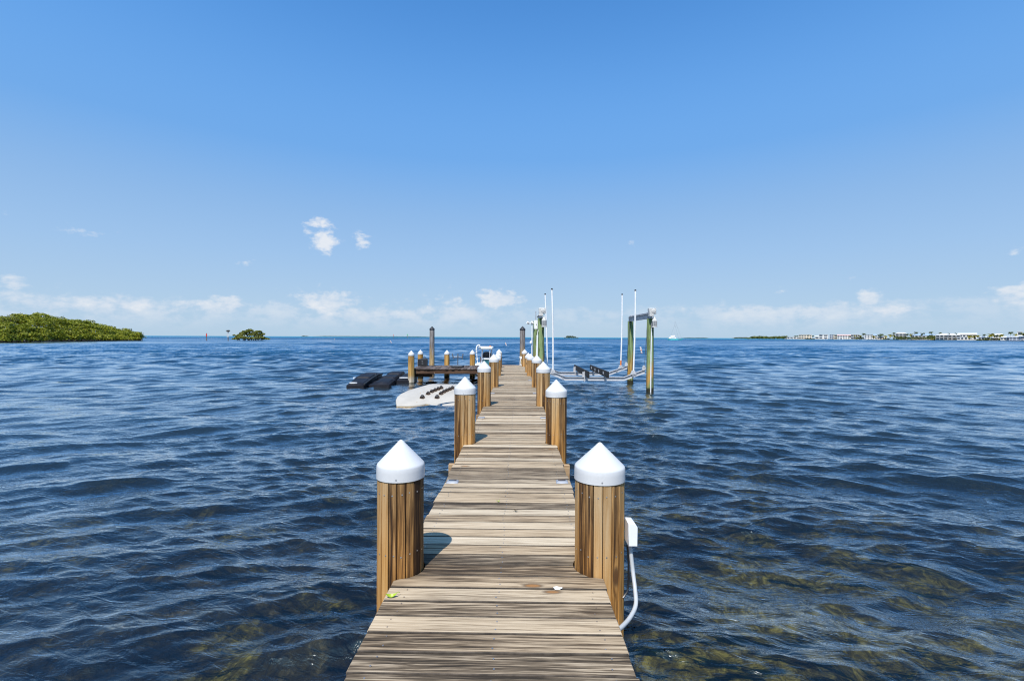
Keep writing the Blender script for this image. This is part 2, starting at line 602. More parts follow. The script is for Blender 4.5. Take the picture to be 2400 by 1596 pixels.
def build_water():
    dth = 0.0042
    fine = np.arange(-R(62), R(62), dth)
    coarse = np.linspace(R(62), 2 * math.pi - R(62), 60)[:-1]
    angs = np.concatenate([fine, coarse])
    radii = [0.35]
    while radii[-1] < 160:
        radii.append(radii[-1] * (1 + dth * 1.1))
    while radii[-1] < 16000:
        radii.append(radii[-1] * 1.05)
    radii = np.array(radii)
    rr, X, Y, Fq = polar_grid(radii, angs)
    sp = np.maximum(rr * dth, np.gradient(radii)[:, None] * np.ones_like(rr))
    Z = np.zeros_like(X)
    DX = np.zeros_like(X)
    DY = np.zeros_like(X)
    gust = 1 + .22 * np.sin(X * .21 + 1.3) * np.sin(Y * .13 + .5) + .18 * np.sin(X * .05 + Y * .07)
    m = rr < 400
    x, y, spm, gm, rm = X[m], Y[m], sp[m], gust[m], rr[m]
    z = np.zeros_like(x)
    dx = np.zeros_like(x)
    dy = np.zeros_like(x)
    for sset in (spectrum(60, .09, 1.4, R(-90), .34, .150, 3, .20), spectrum(34, .16, 2.4, R(-66), .18, .140, 5, .6),
                 spectrum(35, .16, 2.4, R(-116), .18, .140, 8, .6), spectrum(8, 1.6, 4.2, R(-112), .16, .065, 21, 2.2),
                 spectrum(36, 1.0, 7.0, R(-92), .30, .145, 33, 2.2)):
        far = np.clip((rm - 9) / 45, 0, 1) if len(sset[0]) == 36 else 1.0
        sgn = {34: -1.0, 35: 1.0}.get(len(sset[0]), 0.0)
        if sgn:                       # the sea wraps in on the dock from both sides
            far = .25 + .85 / (1 + np.exp(-sgn * (x + .5) / 2.5))
        for lam, kx, ky, a, ph in zip(*sset):
            w = np.clip((lam / spm - 2.2) / 2.5, 0, 1) * far
            if w.max() <= 0:
                continue
            q = kx * x + ky * y + ph
            k = math.hypot(kx, ky)
            c = np.cos(q) * a * w * gm
            s = np.sin(q) * a * w * gm
            z += c
            dx -= s * kx / k * .85
            dy -= s * ky / k * .85
    Z[m], DX[m], DY[m] = z, dx, dy
    V = np.stack([X + DX, Y + DY, Z], -1).reshape(-1, 3)
    # the middle of the polar grid lies below the near deck
    me = raw_mesh('water', V, Fq)
    me.polygons.foreach_set('use_smooth', np.ones(len(Fq), dtype=bool))
    wm = bpy.data.materials.new('water')
    wm.use_nodes = True
    t = NT(wm.node_tree)
    t.n.remove(t.n['Principled BSDF'])
    pos = t.new('ShaderNodeNewGeometry').outputs['Position']
    px, py, pz = t.xyz(pos)
    dist = t.m('SQRT', t.m('ADD', t.m('MULTIPLY', px, px), t.m('MULTIPLY', py, py)))
    # fine ripples
    rot = t.new('ShaderNodeVectorRotate', rotation_type='Z_AXIS')
    t.l.new(pos, rot.inputs['Vector'])
    rot.inputs['Angle'].default_value = R(12)
    r1 = t.noise(t.vmul(rot.outputs[0], (5.0, 13.0, 0)), 1.0, 3.0, .55, .8)
    rot2 = t.new('ShaderNodeVectorRotate', rotation_type='Z_AXIS')
    t.l.new(pos, rot2.inputs['Vector'])
    rot2.inputs['Angle'].default_value = R(-24)
    r3 = t.m('ADD', t.m('MULTIPLY', t.noise(t.vmul(pos, (.05, .16, 0)), 1.0, 5.0, .7, .4), .55), t.m('MULTIPLY', t.noise(t.vmul(pos, (.010, .030, 0)), 1.0, 5.0, .7, .4), .45))
    b1 = t.new('ShaderNodeBump')
    b1.inputs['Distance'].default_value = .022
    t.l.new(t.step(dist, 10, 60, .9, 0.0), b1.inputs['Strength'])
    t.l.new(r1, b1.inputs['Height'])

    # far facets too small for the mesh: slopes straight from noise, steep faces towards the shore
    def facet(vec, sc, det):
        n = t.new('ShaderNodeTexNoise')
        t.put(n.inputs['Vector'], vec)
        n.inputs['Scale'].default_value = sc
        n.inputs['Detail'].default_value = det
        n.inputs['Roughness'].default_value = .6
        return t.xyz(t.vadd(n.outputs['Color'], (-.5, -.5, -.5)))
    fa = facet(t.vmul(rot.outputs[0], (1.3, 2.6, 0)), 1.0, 3.0)
    fb = facet(t.vmul(rot2.outputs[0], (.16, .55, 0)), 1.0, 4.0)
    amp = t.m('MULTIPLY', t.m('ADD', t.step(dist, 12, 70), t.step(dist, 150, 700, 0.0, 1.1)), t.m('ADD', .22, t.m('MULTIPLY', t.step(r3, .40, .60), .85)))
    sx = t.m('ADD', t.m('MULTIPLY', fa[0], .8), t.m('MULTIPLY', fb[0], .5))
    sy = t.m('ADD', t.m('MULTIPLY', fa[1], 1.1), t.m('MULTIPLY', fb[1], 1.3))
    sy = t.m('SUBTRACT', t.m('MULTIPLY', t.m('ABSOLUTE', sy), -1.0), t.step(dist, 25, 150, 0.0, .17))
    pv = t.new('ShaderNodeCombineXYZ')
    t.l.new(t.m('MULTIPLY', sx, amp), pv.inputs[0])
    t.l.new(t.m('MULTIPLY', sy, amp), pv.inputs[1])
    nn = t.new('ShaderNodeVectorMath', operation='NORMALIZE')
    t.l.new(t.vadd(b1.outputs[0], pv.outputs[0]), nn.inputs[0])
    nrm = nn.outputs[0]
    fr = t.new('ShaderNodeFresnel')
    fr.inputs['IOR'].default_value = 1.40
    t.l.new(nrm, fr.inputs['Normal'])
    gl = t.new('ShaderNodeBsdfGlossy')
    t.put(gl.inputs['Color'], (1.0, 1.0, 1.0))
    t.l.new(nrm, gl.inputs['Normal'])
    t.l.new(t.step(dist, 5, 300, .035, .07), gl.inputs['Roughness'])
    trn = t.new('ShaderNodeBsdfTransparent')
    t.put(trn.inputs[0], (.80, .86, .80))
    dif = t.new('ShaderNodeBsdfDiffuse')
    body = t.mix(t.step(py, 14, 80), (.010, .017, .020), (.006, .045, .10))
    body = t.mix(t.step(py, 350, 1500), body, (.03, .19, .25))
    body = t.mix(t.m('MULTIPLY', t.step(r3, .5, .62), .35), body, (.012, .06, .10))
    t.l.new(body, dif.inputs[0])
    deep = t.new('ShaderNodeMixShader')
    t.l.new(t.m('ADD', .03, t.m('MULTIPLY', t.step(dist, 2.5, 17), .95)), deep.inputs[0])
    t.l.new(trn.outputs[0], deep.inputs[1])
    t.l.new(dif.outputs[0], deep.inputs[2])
    mx = t.new('ShaderNodeMixShader')
    t.l.new(t.m('MULTIPLY', fr.outputs[0], 1.75, clamp=True), mx.inputs[0])
    t.l.new(deep.outputs[0], mx.inputs[1])
    t.l.new(gl.outputs[0], mx.inputs[2])
    t.l.new(mx.outputs[0], t.n['Material Output'].inputs[0])
    me.materials.append(wm)
    o = bpy.data.objects.new('sea_water', me)
    COL.objects.link(o)
    tag(o, 'rippled blue sea water around the dock, clear over the near bottom', 'water', kind='structure')


def build_seabed():
    angs = np.linspace(-math.pi, math.pi, 241)[:-1]
    radii = [0.3]
    while radii[-1] < 60:
        radii.append(radii[-1] * 1.022 + .004)
    while radii[-1] < 16000:
        radii.append(radii[-1] * 1.5)
    rr, X, Y, Fq = polar_grid(np.array(radii), angs)
    base = -.62 - .9 * np.clip((rr - 4) / 30, 0, 1) - 2.2 * np.clip((rr - 40) / 200, 0, 1)
    bumpy = np.zeros_like(X)
    r = np.random.default_rng(4)
    for _ in range(34):
        lam = math.exp(r.uniform(math.log(.35), math.log(3.5)))
        a = r.uniform(0, 2 * math.pi)
        bumpy += np.sin(2 * math.pi / lam * (X * math.cos(a) + Y * math.sin(a)) + r.uniform(0, 6.3)) * lam * .016
    Z = base + bumpy * (rr < 60)
    me = raw_mesh('seabed', np.stack([X, Y, Z], -1).reshape(-1, 3), Fq)
    me.polygons.foreach_set('use_smooth', np.ones(len(Fq), dtype=bool))
    m = bpy.data.materials.new('seabed')
    m.use_nodes = True
    t = NT(m.node_tree)
    b = t.n['Principled BSDF']
    b.inputs['Roughness'].default_value = .95
    b.inputs['Specular IOR Level'].default_value = 0.0
    pos = t.new('ShaderNodeNewGeometry').outputs['Position']
    n1 = t.noise(pos, .75, 4, .6, .4)
    n2 = t.noise(pos, 9.0, 7, .7, .6)
    n3 = t.noise(t.vadd(pos, (9, 4, 0)), 2.0, 5, .6, 1.0)
    c = t.ramp(t.m('ADD', t.m('MULTIPLY', n3, .6), t.m('MULTIPLY', n2, .4)), [(.36, (.006, .006, .005)), (.47, (.020, .016, .011)), (.57, (.055, .042, .018)), (.68, (.20, .15, .075))])
    olive = t.ramp(n2, [(.34, (.020, .017, .005)), (.5, (.105, .080, .014)), (.66, (.32, .25, .06))])
    px_, py_, _ = t.xyz(pos)
    side = t.m('MULTIPLY', t.m('MULTIPLY', t.step(px_, .5, 3.0), t.step(py_, 4.0, 9.0, 1.0, 0.0)), .13)
    c = t.mix(t.step(t.m('ADD', n1, side), .50, .62), c, olive)
    t.l.new(c, b.inputs['Base Color'])
    bp = t.new('ShaderNodeBump')
    bp.inputs['Strength'].default_value = 1.0
    bp.inputs['Distance'].default_value = .10
    t.l.new(n2, bp.inputs['Height'])
    t.l.new(bp.outputs[0], b.inputs['Normal'])
    me.materials.append(m)
    o = bpy.data.objects.new('seabed', me)
    COL.objects.link(o)
    tag(o, 'dark weedy seabed seen through the shallow water', 'seabed', kind='structure')


build_water()
build_seabed()

# ---------------------------------------------------------------- the dock
XL, XR = -.748, .518            # dock edges, dock runs along +y
PITCH, BW, BT = .1447, .1350, .038
Y0, Y1 = .35, 25.3


def bend(y):                    # the far end swings a little to the left
    return -.028 * max(0.0, y - 15.4)


# (y of the pile centre, side, radius of the cap, apex above the deck)
LEFT = [(3.05, .150, .815), (6.69, .150, .915), (10.35, .148, .955), (14.25, .148, .967), (18.35, .146, .83), (20.7, .146, .84), (23.15, .146, .89)]
RIGHT = [(3.10, .161, .797), (6.72, .150, .88), (10.38, .152, .945), (14.28, .148, .945), (18.4, .146, .84), (20.2, .146, .82), (24.2, .146, .865)]


def edge_at(y, side):
    return (XL if side < 0 else XR) + bend(y)


def build_dock():
    root = thing('dock', 'long weathered plank dock running straight out over the water', 'dock')
    def shaded_sides(me):
        # sawn long sides coloured dark, painting shade into the gaps between boards
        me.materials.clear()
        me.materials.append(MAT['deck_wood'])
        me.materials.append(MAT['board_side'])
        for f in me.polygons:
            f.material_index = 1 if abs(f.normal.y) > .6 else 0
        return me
    shared = []
    for k in range(6):
        b = MB()
        b.box(XL, XR, -BW / 2, BW / 2, -BT, 0)
        shared.append(shaded_sides(b.mesh('plank', bevel=.004)))
    n = int((Y1 - Y0) / PITCH)
    scr = MB()
    for i in range(n):
        y = Y0 + (i + .5) * PITCH
        cuts = []
        for side, L in ((-1, LEFT), (1, RIGHT)):
            for yc, rc, _ in L:
                if abs(y - yc) < rc + .012 + BW / 2:
                    cuts.append((side, yc, rc + .004))
        jit = (random.uniform(-.009, .009), 0, random.uniform(-.0022, .0022))
        if not cuts:
            o = obj('plank', shared[i % 6], None, root, (bend(y) + jit[0], y, DZ + jit[2]), (random.uniform(-.004, .004), random.uniform(-.0015, .0015), random.uniform(-.0025, .0025) + .028 * (y > 15.4)))
        else:
            N = 9
            ys = [-BW / 2 + BW * k / (N - 1) for k in range(N)]
            lx, rx = [], []
            for yy in ys:
                a, b2 = XL, XR
                for side, yc, rc in cuts:
                    q = rc * rc - (y + yy - yc) ** 2
                    if q > 0:
                        if side < 0:
                            a = max(a, XL + math.sqrt(q))
                        else:
                            b2 = min(b2, XR - math.sqrt(q))
                lx.append(a)
                rx.append(b2)
            b = MB()
            b.prism([(x, yy) for x, yy in zip(lx, ys)] + [(x, yy) for x, yy in reversed(list(zip(rx, ys)))], -BT, 0)
            o = obj('plank', shaded_sides(b.mesh('plank', bevel=.002)), None, root, (bend(y), y, DZ + jit[2]), (0, 0, .0))
        if y < 12:
            for sx in (XL + .10, (XL + XR) / 2, XR - .10):
                for dy in (-.035, .035):
                    if not any(abs(sx - (XL if s < 0 else XR)) < rc + .02 for s, yc, rc in cuts):
                        scr.lathe([(0, -.002), (.0046, -.002), (.0046, .0012), (0, .0016)], 6, (sx + random.uniform(-.012, .012) + bend(y), y + dy + random.uniform(-.008, .008)), Matrix.Translation((0, 0, DZ + .0015)))
    s = obj('deck_screws', scr, 'screw_steel', root)
    s['kind'] = 'stuff'
    for x in (XL + .06, (XL + XR) / 2, XR - .06):
        b = MB()
        b.box(-.02, .02, Y0, 15.5, -.20, 0)
        obj('stringer', b, 'beam_wood', root, (x, 0, DZ - BT - .003))
        b = MB()
        b.box(-.02, .02, 0, 9.7, -.20, 0)
        obj('stringer', b, 'beam_wood', root, (x, 15.52, DZ - BT - .003), (0, 0, .028))
    for yc in (2.0, 5.74, 9.4, 13.3, 17.3, 22.2):
        b = MB()
        b.box(XL - .085, XR + .085, -.03, .03, -.22, 0)
        obj('cross_beam', b.mesh('cross_beam', bevel=.004), 'beam_wood', root, (bend(yc), yc, DZ - BT - .008))
    b = MB()
    b.box(XL, XR, -.019, .019, -.19, 0)
    obj('end_board', b.mesh('end_board', bevel=.004), 'beam_wood', root, (bend(25.35), 25.37, DZ - .002))
    return root


build_dock()

SLATS = 17


def slat_mesh(r, length, v):
    rnd = random.Random(v)
    w = 2 * math.pi * r / SLATS
    b = MB()
    t = .019
    n = 5
    hw = w / 2 - .0026
    vs, fs = [], []
    for k in range(n + 1):
        z = -length + length * k / n
        d = rnd.uniform(-.0014, .0014)
        for (a, rr) in ((-1, r - t), (1, r - t), (1, r + d), (-1, r + d)):
            vs.append((rr, a * (hw * (rr / r)), z + (rnd.uniform(-.004, .002) if k == n else 0)))
    for k in range(n):
        o = k * 4
        for a in range(4):
            a2 = (a + 1) % 4
            fs.append((o + a, o + a2, o + 4 + a2, o + 4 + a))
    fs += [(3, 2, 1, 0), tuple(n * 4 + a for a in range(4))]
    b.add(vs, fs)
    me = b.mesh('slat', bevel=.0022)
    me.materials.append(MAT['slat_wood'])
    return me


def cap_mesh(r, rim=.084, cone=.148):
    prof = [(r - .006, 0), (r, 0), (r, .003), (r - .0003, rim * .6), (r - .0015, rim - .008), (r - .004, rim), (r - .009, rim + .006)]
    for k in range(1, 9):
        q = k / 9
        prof.append(((r - .009) * (1 - q) + .016 * q, rim + .006 + (cone - .016) * q))
    prof += [(.0125, rim + cone - .0055), (.005, rim + cone - .001), (0, rim + cone)]
    b = MB()
    b.lathe(prof, 48)
    me = b.mesh('cap')
    me.materials.append(MAT['cap_white'])
    return me


def build_piling(yc, side, rc, apex, label):
    x = edge_at(yc, side)
    root = thing('piling', label, 'piling', (x, yc, 0), random.uniform(0, .37), 'slatted pilings along the dock')
    rs = rc - .006
    top = DZ + apex - .235 + .03
    core = MB()
    core.lathe([(0, -1.4), (rs - .020, -1.4), (rs - .020, top - .01), (0, top - .01)], 20)
    obj('core', core, 'core_wood', root)
    ms = [slat_mesh(rs, top + .55, int(yc * 10) + v + (side + 1) * 1000) for v in range(3)]
    for k in range(SLATS):
        a = 2 * math.pi * k / SLATS
        obj('slat', ms[k % 3], None, root, (0, 0, top + random.uniform(-.006, 0)), (0, 0, a))
    c = obj('cap', cap_mesh(rc), None, root, (0, 0, DZ + apex - .235), (random.uniform(-.015, .015), random.uniform(-.015, .015), 0))
    if yc < 12:
        s = MB()
        for k in range(SLATS):
            a = 2 * math.pi * k / SLATS
            for z in (top - .10, DZ + .13):
                M = Matrix.Rotation(a + random.uniform(-.05, .05), 4, 'Z') @ Matrix.Translation((rs - .001, 0, z + random.uniform(-.015, .015))) @ Matrix.Rotation(R(90), 4, 'Y')
                s.lathe([(0, -.002), (.005, -.002), (.005, .0022), (0, .003)], 6, (0, 0), M)
        o = obj('slat_screws', s, 'screw_steel', root)
        o['kind'] = 'stuff'
        s = MB()
        for a in (-1.7, -1.2 + math.pi, .4):
            M = Matrix.Rotation(a, 4, 'Z') @ Matrix.Translation((rc - .001, 0, .018)) @ Matrix.Rotation(R(90), 4, 'Y')
            s.lathe([(0, -.002), (.005, -.002), (.005, .0025), (0, .003)], 6, (0, 0), M)
        obj('screw', s, 'screw_steel', c)
    return root


ORD = ['nearest', 'second', 'third', 'fourth', 'fifth', 'sixth', 'farthest']
for side, L, nm in ((-1, LEFT, 'left'), (1, RIGHT, 'right')):
    for (yc, rc, apex), o_ in zip(L, ORD):
        extra = {('nearest', 'right'): ', beside the white electrical box', ('farthest', 'right'): ', beside the tied rope'}.get((o_, nm), '')
        build_piling(yc, side, rc, apex, f'{o_} white capped slatted wood piling on the {nm} dock edge{extra}')

# ---------------------------------------------------------------- small things on the deck
def deck_light(px, py, label):
    p = at_z(px, py, DZ)
    root = thing('deck_light', label, 'deck light', (p.x, p.y, DZ + .002), random.uniform(-.05, .05), 'solar lights along the dock edges')
    b = MB()
    b.add([(-.062, -.052, 0), (.062, -.052, 0), (.062, .052, 0), (-.062, .052, 0), (-.05, -.040, .014), (.05, -.040, .014), (.05, .040, .014), (-.05, .040, .014)],
          [(0, 3, 2, 1), (4, 5, 6, 7), (0, 1, 5, 4), (1, 2, 6, 5), (2, 3, 7, 6), (3, 0, 4, 7)])
    obj('housing', b.mesh('housing', bevel=.003), 'galvanised', root)
    b = MB()
    b.box(-.038, .038, .004, .034, .0142, .0175)
    obj('solar_cell', b, 'solar_panel', root)
    b = MB()
    b.box(-.038, .038, -.034, -.002, .0142, .0165)
    obj('lens', b, 'lens_clear', root)
    return root


for k, (l, r_) in enumerate((((1060.5, 1130), (1317, 1130)), ((1128, 979), (1274, 980)), ((1154, 922.3), (1254, 922.4)), ((1166.5, 891.7), (1242.3, 891.7)))):
    deck_light(*l, f'{ORD[k]} small grey solar light on the left side of the dock planks')
    deck_light(*r_, f'{ORD[k]} small grey solar light on the right side of the dock planks')


def leaf_mesh(L, W, curl):
    V, Fc = [], []
    n = 8
    for k in range(n + 1):
        s = k / n
        w = W * math.sin(math.pi * min(1, s * .93 + .04)) ** .8
        x = L * (s - .5)
        z = curl * (s - .5) ** 2 * 4 * .02
        V += [(x, -w, z + w * .5), (x, 0, z), (x, w, z + w * .5)]
    for k in range(n):
        o = k * 3
        Fc += [(o, o + 3, o + 4, o + 1), (o + 1, o + 4, o + 5, o + 2)]
    b = MB()
    b.add(V, Fc)
    me = b.mesh('leaf')
    return me


def leaf(px, py, L, W, m, rz, label, name='fallen_leaf', tilt=0.0):
    p = at_z(px, py, DZ)
    root = thing(name, label, 'leaf', (p.x, p.y, DZ + .005), rz)
    obj('blade', leaf_mesh(L, W, 1.0), m, root, rot=(tilt, 0, 0))
    s = MB()
    s.tube([(L * .48, 0, .018), (L * .62, .004, .02), (L * .74, .010, .012)], .0016, 5)
    obj('stalk', s, m, root)
    return root


o = leaf(913, 1399, .062, .012, 'leaf_fresh', R(12), 'bright yellow green fallen leaf at the left dock edge', tilt=.35)
o.location.x = max(o.location.x, XL + .035)
leaf(1168, 1177, .028, .007, 'leaf_fresh', R(200), 'tiny green leaf fragment in the middle of the dock')
leaf(1209, 1199, .034, .009, 'leaf_dry', R(160), 'small dry brown leaf in the middle of the dock')

b = MB()
poly = []
for k in range(26):
    a = 2 * math.pi * k / 26
    rr = 1 + .16 * math.sin(3 * a + 1) + .08 * math.sin(5 * a)
    sx = .024 * rr
    poly.append((sx * math.cos(a), .017 * rr * math.sin(a)))
b.prism(poly, 0, .0016)
p = at_z(1307, 1379, DZ)
tag(obj('bird_dropping', b, 'droppings', loc=(p.x, p.y, DZ + .003)), 'white bird dropping splat on a near plank', 'bird dropping')


def build_power_box():
    x0 = edge_at(3.1, 1) + .157
    root = thing('electrical_box', 'white electrical box with curved conduit on the right piling', 'electrical box', (x0, 3.02, DZ))
    b = MB()
    b.prism([(0, -.055), (.055, -.055), (.055, .055), (0, .055)], .185, .325)
    b2 = MB()
    vs = [(0, -.055, .185), (.056, -.055, .185), (.056, .055, .185), (0, .055, .185), (0, -.055, .325), (.038, -.055, .325), (.056, -.055, .302),
          (0, .055, .325), (.038, .055, .325), (.056, .055, .302)]
    b2.add(vs, [(0, 3, 2, 1), (0, 1, 6, 5, 4), (3, 7, 8, 9, 2), (4, 5, 8, 7), (5, 6, 9, 8), (6, 1, 2, 9), (0, 4, 7, 3)])
    obj('box', b2.mesh('box', bevel=.003), 'pvc_white', root)
    b = MB()
    b.lathe([(0, .165), (.015, .165), (.015, .186), (0, .186)], 12, (.022, 0))
    obj('fitting', b, 'grey_paint', root)
    pts = [(.022, 0, .172), (.030, -.01, .08), (.036, -.03, 0), (.036, -.08, -.07), (.018, -.17, -.11), (-.04, -.28, -.12), (-.11, -.40, -.10), (-.165, -.49, -.075)]
    P = []
    for i in range(len(pts) - 1):
        a, c = Vector(pts[max(0, i - 1)]), Vector(pts[min(len(pts) - 1, i + 2)])
        p1, p2 = Vector(pts[i]), Vector(pts[i + 1])
        for k in range(4):
            s = k / 4
            P.append(.5 * ((2 * p1) + (p2 - a) * s + (2 * a - 5 * p1 + 4 * p2 - c) * s * s + (-a + 3 * p1 - 3 * p2 + c) * s ** 3))
    P.append(Vector(pts[-1]))
    b = MB()
    b.tube(P, .0125, 10)
    obj('conduit', b, 'pvc_grey', root)
    b = MB()
    b.tube([(.012, .03, .16), (.020, .03, .05), (.022, .03, -.06), (.012, .02, -.13), (-.02, 0, -.16)], .007, 6)
    obj('cable', b, 'black_vinyl', root)


build_power_box()


# ---------------------------------------------------------------- round timber piles
def pile_mesh(r, top, bottom=-2.2, flutes=0, n=28, seed=0):
    rnd = random.Random(seed)
    vs, fs = [], []
    zs = [bottom, 0, .25, .5, .8, 1.2, 1.6, 2.0, 2.4, 2.8, 3.1]
    zs = [z for z in zs if z < top - .05] + [top]
    off = [rnd.uniform(-.010, .010) for _ in range(n)]
    for z in zs:
        for k in range(n):
            a = 2 * math.pi * k / n
            q = r + off[k] * .6 + (rnd.uniform(-.003, .003)) + .012 * (1 - min(1, max(0, z) / 3))
            vs.append((q * math.cos(a), q * math.sin(a), z))
    for i in range(len(zs) - 1):
        for k in range(n):
            k2 = (k + 1) % n
            fs.append((i * n + k, i * n + k2, (i + 1) * n + k2, (i + 1) * n + k))
    fs += [tuple(range(n - 1, -1, -1)), tuple(range((len(zs) - 1) * n, len(zs) * n))]
    return MB().add(vs, fs)


def round_piling(name, x, y, r, top, m, label, group, capm='cap_white', rim=.09, cone=.15, capr=None):
    root = thing(name, label, 'piling', (x, y, 0), random.uniform(0, 6), group)
    obj('post', pile_mesh(r, top - cone - rim + .03, seed=int(x * 100)), m, root)
    c = cap_mesh(capr or r + .014, rim, cone)
    c.materials.clear()
    c.materials.append(MAT[capm])
    obj('cap', c, None, root, (0, 0, top - cone - rim))
    return root


for (px, yy, ap, m, lb) in ((964, 21.95, 821.4, 'side_pile', 'white capped round piling with pale barnacled base at the platform front corner'),
                            (985.5, 25.15, 819.9, 'back_pile', 'white capped round piling behind the black crate'),
                            (1047.6, 25.15, 820.2, 'back_pile', 'white capped round piling behind the platform, left of the rod holder stand'),
                            (1107.2, 25.15, 820.0, 'back_pile', 'white capped round piling behind the platform, left of the moored skiff')):
    p = at_y(px, ap, yy)
    round_piling('round_piling', p.x, yy, .128, p.z, m, lb, 'round pilings around the side platform')
for px, yy, py, lb in ((1012.7, 28.4, 764.6, 'tall grey piling with black cone cap standing behind the side platform'),
                       (1224.8, 25.75, 764.3, 'tall grey piling with black cone cap at the far end of the dock')):
    p = at_y(px, py, yy)
    round_piling('tall_piling', p.x, yy, .138, p.z, 'tall_pile', lb, 'tall black capped pilings', 'black_cap', .05, .16, .158)

# rope tied round the far tall piling
tp = at_y(1224.8, 800, 25.75)


def build_rope():
    root = thing('mooring_rope', 'white mooring rope tied round the tall piling at the dock end', 'rope', (tp.x, 25.75, DZ))
    b = MB()
    for z in (.36, .39, .42):
        b.tube([(.165 * math.cos(a), .165 * math.sin(a), z + .01 * math.sin(2 * a)) for a in np.linspace(0, 2 * math.pi, 18)], .016, 6)
    obj('wrap', b, 'rope', root)
    b = MB()
    b.tube([(-.10, -.14, .40), (-.12, -.19, .2), (-.13, -.25, .06), (-.11, -.42, .018), (.0, -.52, .018), (.10, -.47, .02), (.08, -.42, .04)], .018, 6)
    b.tube([(-.09, -.15, .40), (.02, -.23, .22), (.12, -.30, .08), (.12, -.38, .02), (.0, -.44, .02), (-.16, -.47, .018)], .018, 6)
    obj('tail', b, 'rope', root)


build_rope()


# ---------------------------------------------------------------- side platform
def build_platform():
    fl = at_z(971.5, 865.2, DZ)
    root = thing('side_platform', 'dark weathered plank platform branching off the left of the dock', 'platform', (edge_at(23.4, -1) - .02, 22.25, DZ), .028 + .02)
    W = 3.98
    D = 2.75
    n = 28
    p = W / n
    b = MB()
    b.box(-(p - .008) / 2, (p - .008) / 2, 0, D, -.04, 0)
    me = b.mesh('plank', bevel=.004)
    me.materials.append(MAT['platform_wood'])
    for k in range(n):
        obj('plank', me, None, root, (-(k + .5) * p, random.uniform(-.02, .02), random.uniform(-.003, .003)), (0, 0, random.uniform(-.004, .004)))
    for y in (.035, D - .07):
        b = MB()
        b.box(-W, 0, y, y + .04, -.235, -.043)
        obj('fascia', b.mesh('fascia', bevel=.004), 'fascia_wood', root)
    for x in (-.02, -W / 2, -W + .06):
        b = MB()
        b.box(x - .04, x, .08, D - .08, -.22, -.043)
        obj('joist', b, 'fascia_wood', root)
    # bracing under the outer end and the block beside the corner pile
    b = MB()
    b.box(-W + .02, -W + .16, .0, .032, -.42, -.237)
    obj('bracket', b.mesh('bracket', bevel=.004), 'beam_wood', root)
    b = MB()
    b.box(-W + .06, -W + .95, .25, .30, -.40, -.24)
    obj('brace', b.mesh('brace', bevel=.004), 'fascia_wood', root, (0, 0, 0))
    return root


build_platform()


def build_crate():
    p = at_y(991, 857.6, 24.2)
    root = thing('crate', 'black plastic crate with gear on top at the platform corner', 'crate', (p.x, 24.2, DZ + .004), .1)
    w, d, h = .205, .19, .315
    b = MB()
    b.box(-w, w, -d, d, 0, .02)
    obj('base', b, 'dark_plastic', root)
    for k in range(6):
        z = .03 + k * .052
        for (x0, x1, y0, y1) in ((-w, w, -d, -d + .014), (-w, w, d - .014, d), (-w, -w + .014, -d + .016, d - .016), (w - .014, w, -d + .016, d - .016)):
            b = MB()
            b.box(x0, x1, y0, y1, z, z + .038)
            obj('slat', b, 'dark_plastic', root)
    for sx in (-1, 1):
        for sy in (-1, 1):
            b = MB()
            b.box(sx * w - .018, sx * w + .018, sy * d - .018, sy * d + .018, 0, h + .03)
            obj('corner_post', b, 'dark_plastic', root)
    b = MB()
    b.add([(-w - .01, -d - .01, h + .005), (w + .09, -d - .01, h - .0), (w + .09, d, h), (-w - .01, d, h + .005), (-.05, -.10, h + .07), (.16, -.08, h + .09), (.15, .12, h + .08), (-.04, .10, h + .06)],
          [(0, 3, 2, 1), (4, 5, 6, 7), (0, 1, 5, 4), (1, 2, 6, 5), (2, 3, 7, 6), (3, 0, 4, 7)])
    obj('cover', b.mesh('cover', bevel=.012, seg=2), 'dark_plastic', root)
    b = MB()
    b.tube([(.06, 0, h + .07), (.05, 0, h + .13), (.075, 0, h + .17), (.11, 0, h + .14), (.12, 0, h + .07)], .014, 6)
    obj('handle', b, 'dark_plastic', root)
    for z in (.12, .225):
        b = MB()
        b.box(-.035, .01, -d - .004, -d, z, z + .014)
        obj('label_plate', b, 'white_paint', root)


build_crate()


def build_rod_stand():
    p = at_y(1073, 853.0, 24.1)
    root = thing('rod_stand', 'grey metal stand with three upright rod holders on the platform', 'rod holder', (p.x, 24.1, DZ + .004))
    b = MB()
    b.tube([(0, 0, 0), (0, 0, .60)], .022, 8)
    b.box(-.08, .08, -.08, .08, 0, .012)
    obj('post', b, 'steel_dark', root)
    b = MB()
    b.tube([(-.21, 0, .44), (.21, 0, .44)], .02, 8)
    obj('crossbar', b, 'steel_dark', root)
    for x, t_ in ((-.235, -.12), (0, 0), (.235, .06)):
        b = MB()
        b.tube([(x - t_ * .2, -.02, .36 if x else .45), (x + t_ * .35, .01, .62)], .030, 10)
        obj('rod_tube', b, 'steel_dark', root)


build_rod_stand()
p = at_y(1072.6, 860, 23.1)
b = MB()
b.prism([(-.27, -.30), (.27, -.30), (.29, .18), (.18, .32), (-.18, .32), (-.29, .18)], 0, .085)
tray = thing('tray', 'low dark grey tray lying flat on the platform in front of the rod holders', 'tray', (p.x, 23.1, DZ + .006))
obj('tray_body', b.mesh('tray_body', bevel=.012, seg=2), 'dark_plastic', tray)
b = MB()
b.prism([(-.22, -.25), (.22, -.25), (.24, .16), (.14, .27), (-.14, .27), (-.24, .16)], .0855, .092)
obj('tray_lid', b, 'motor_grey', tray)


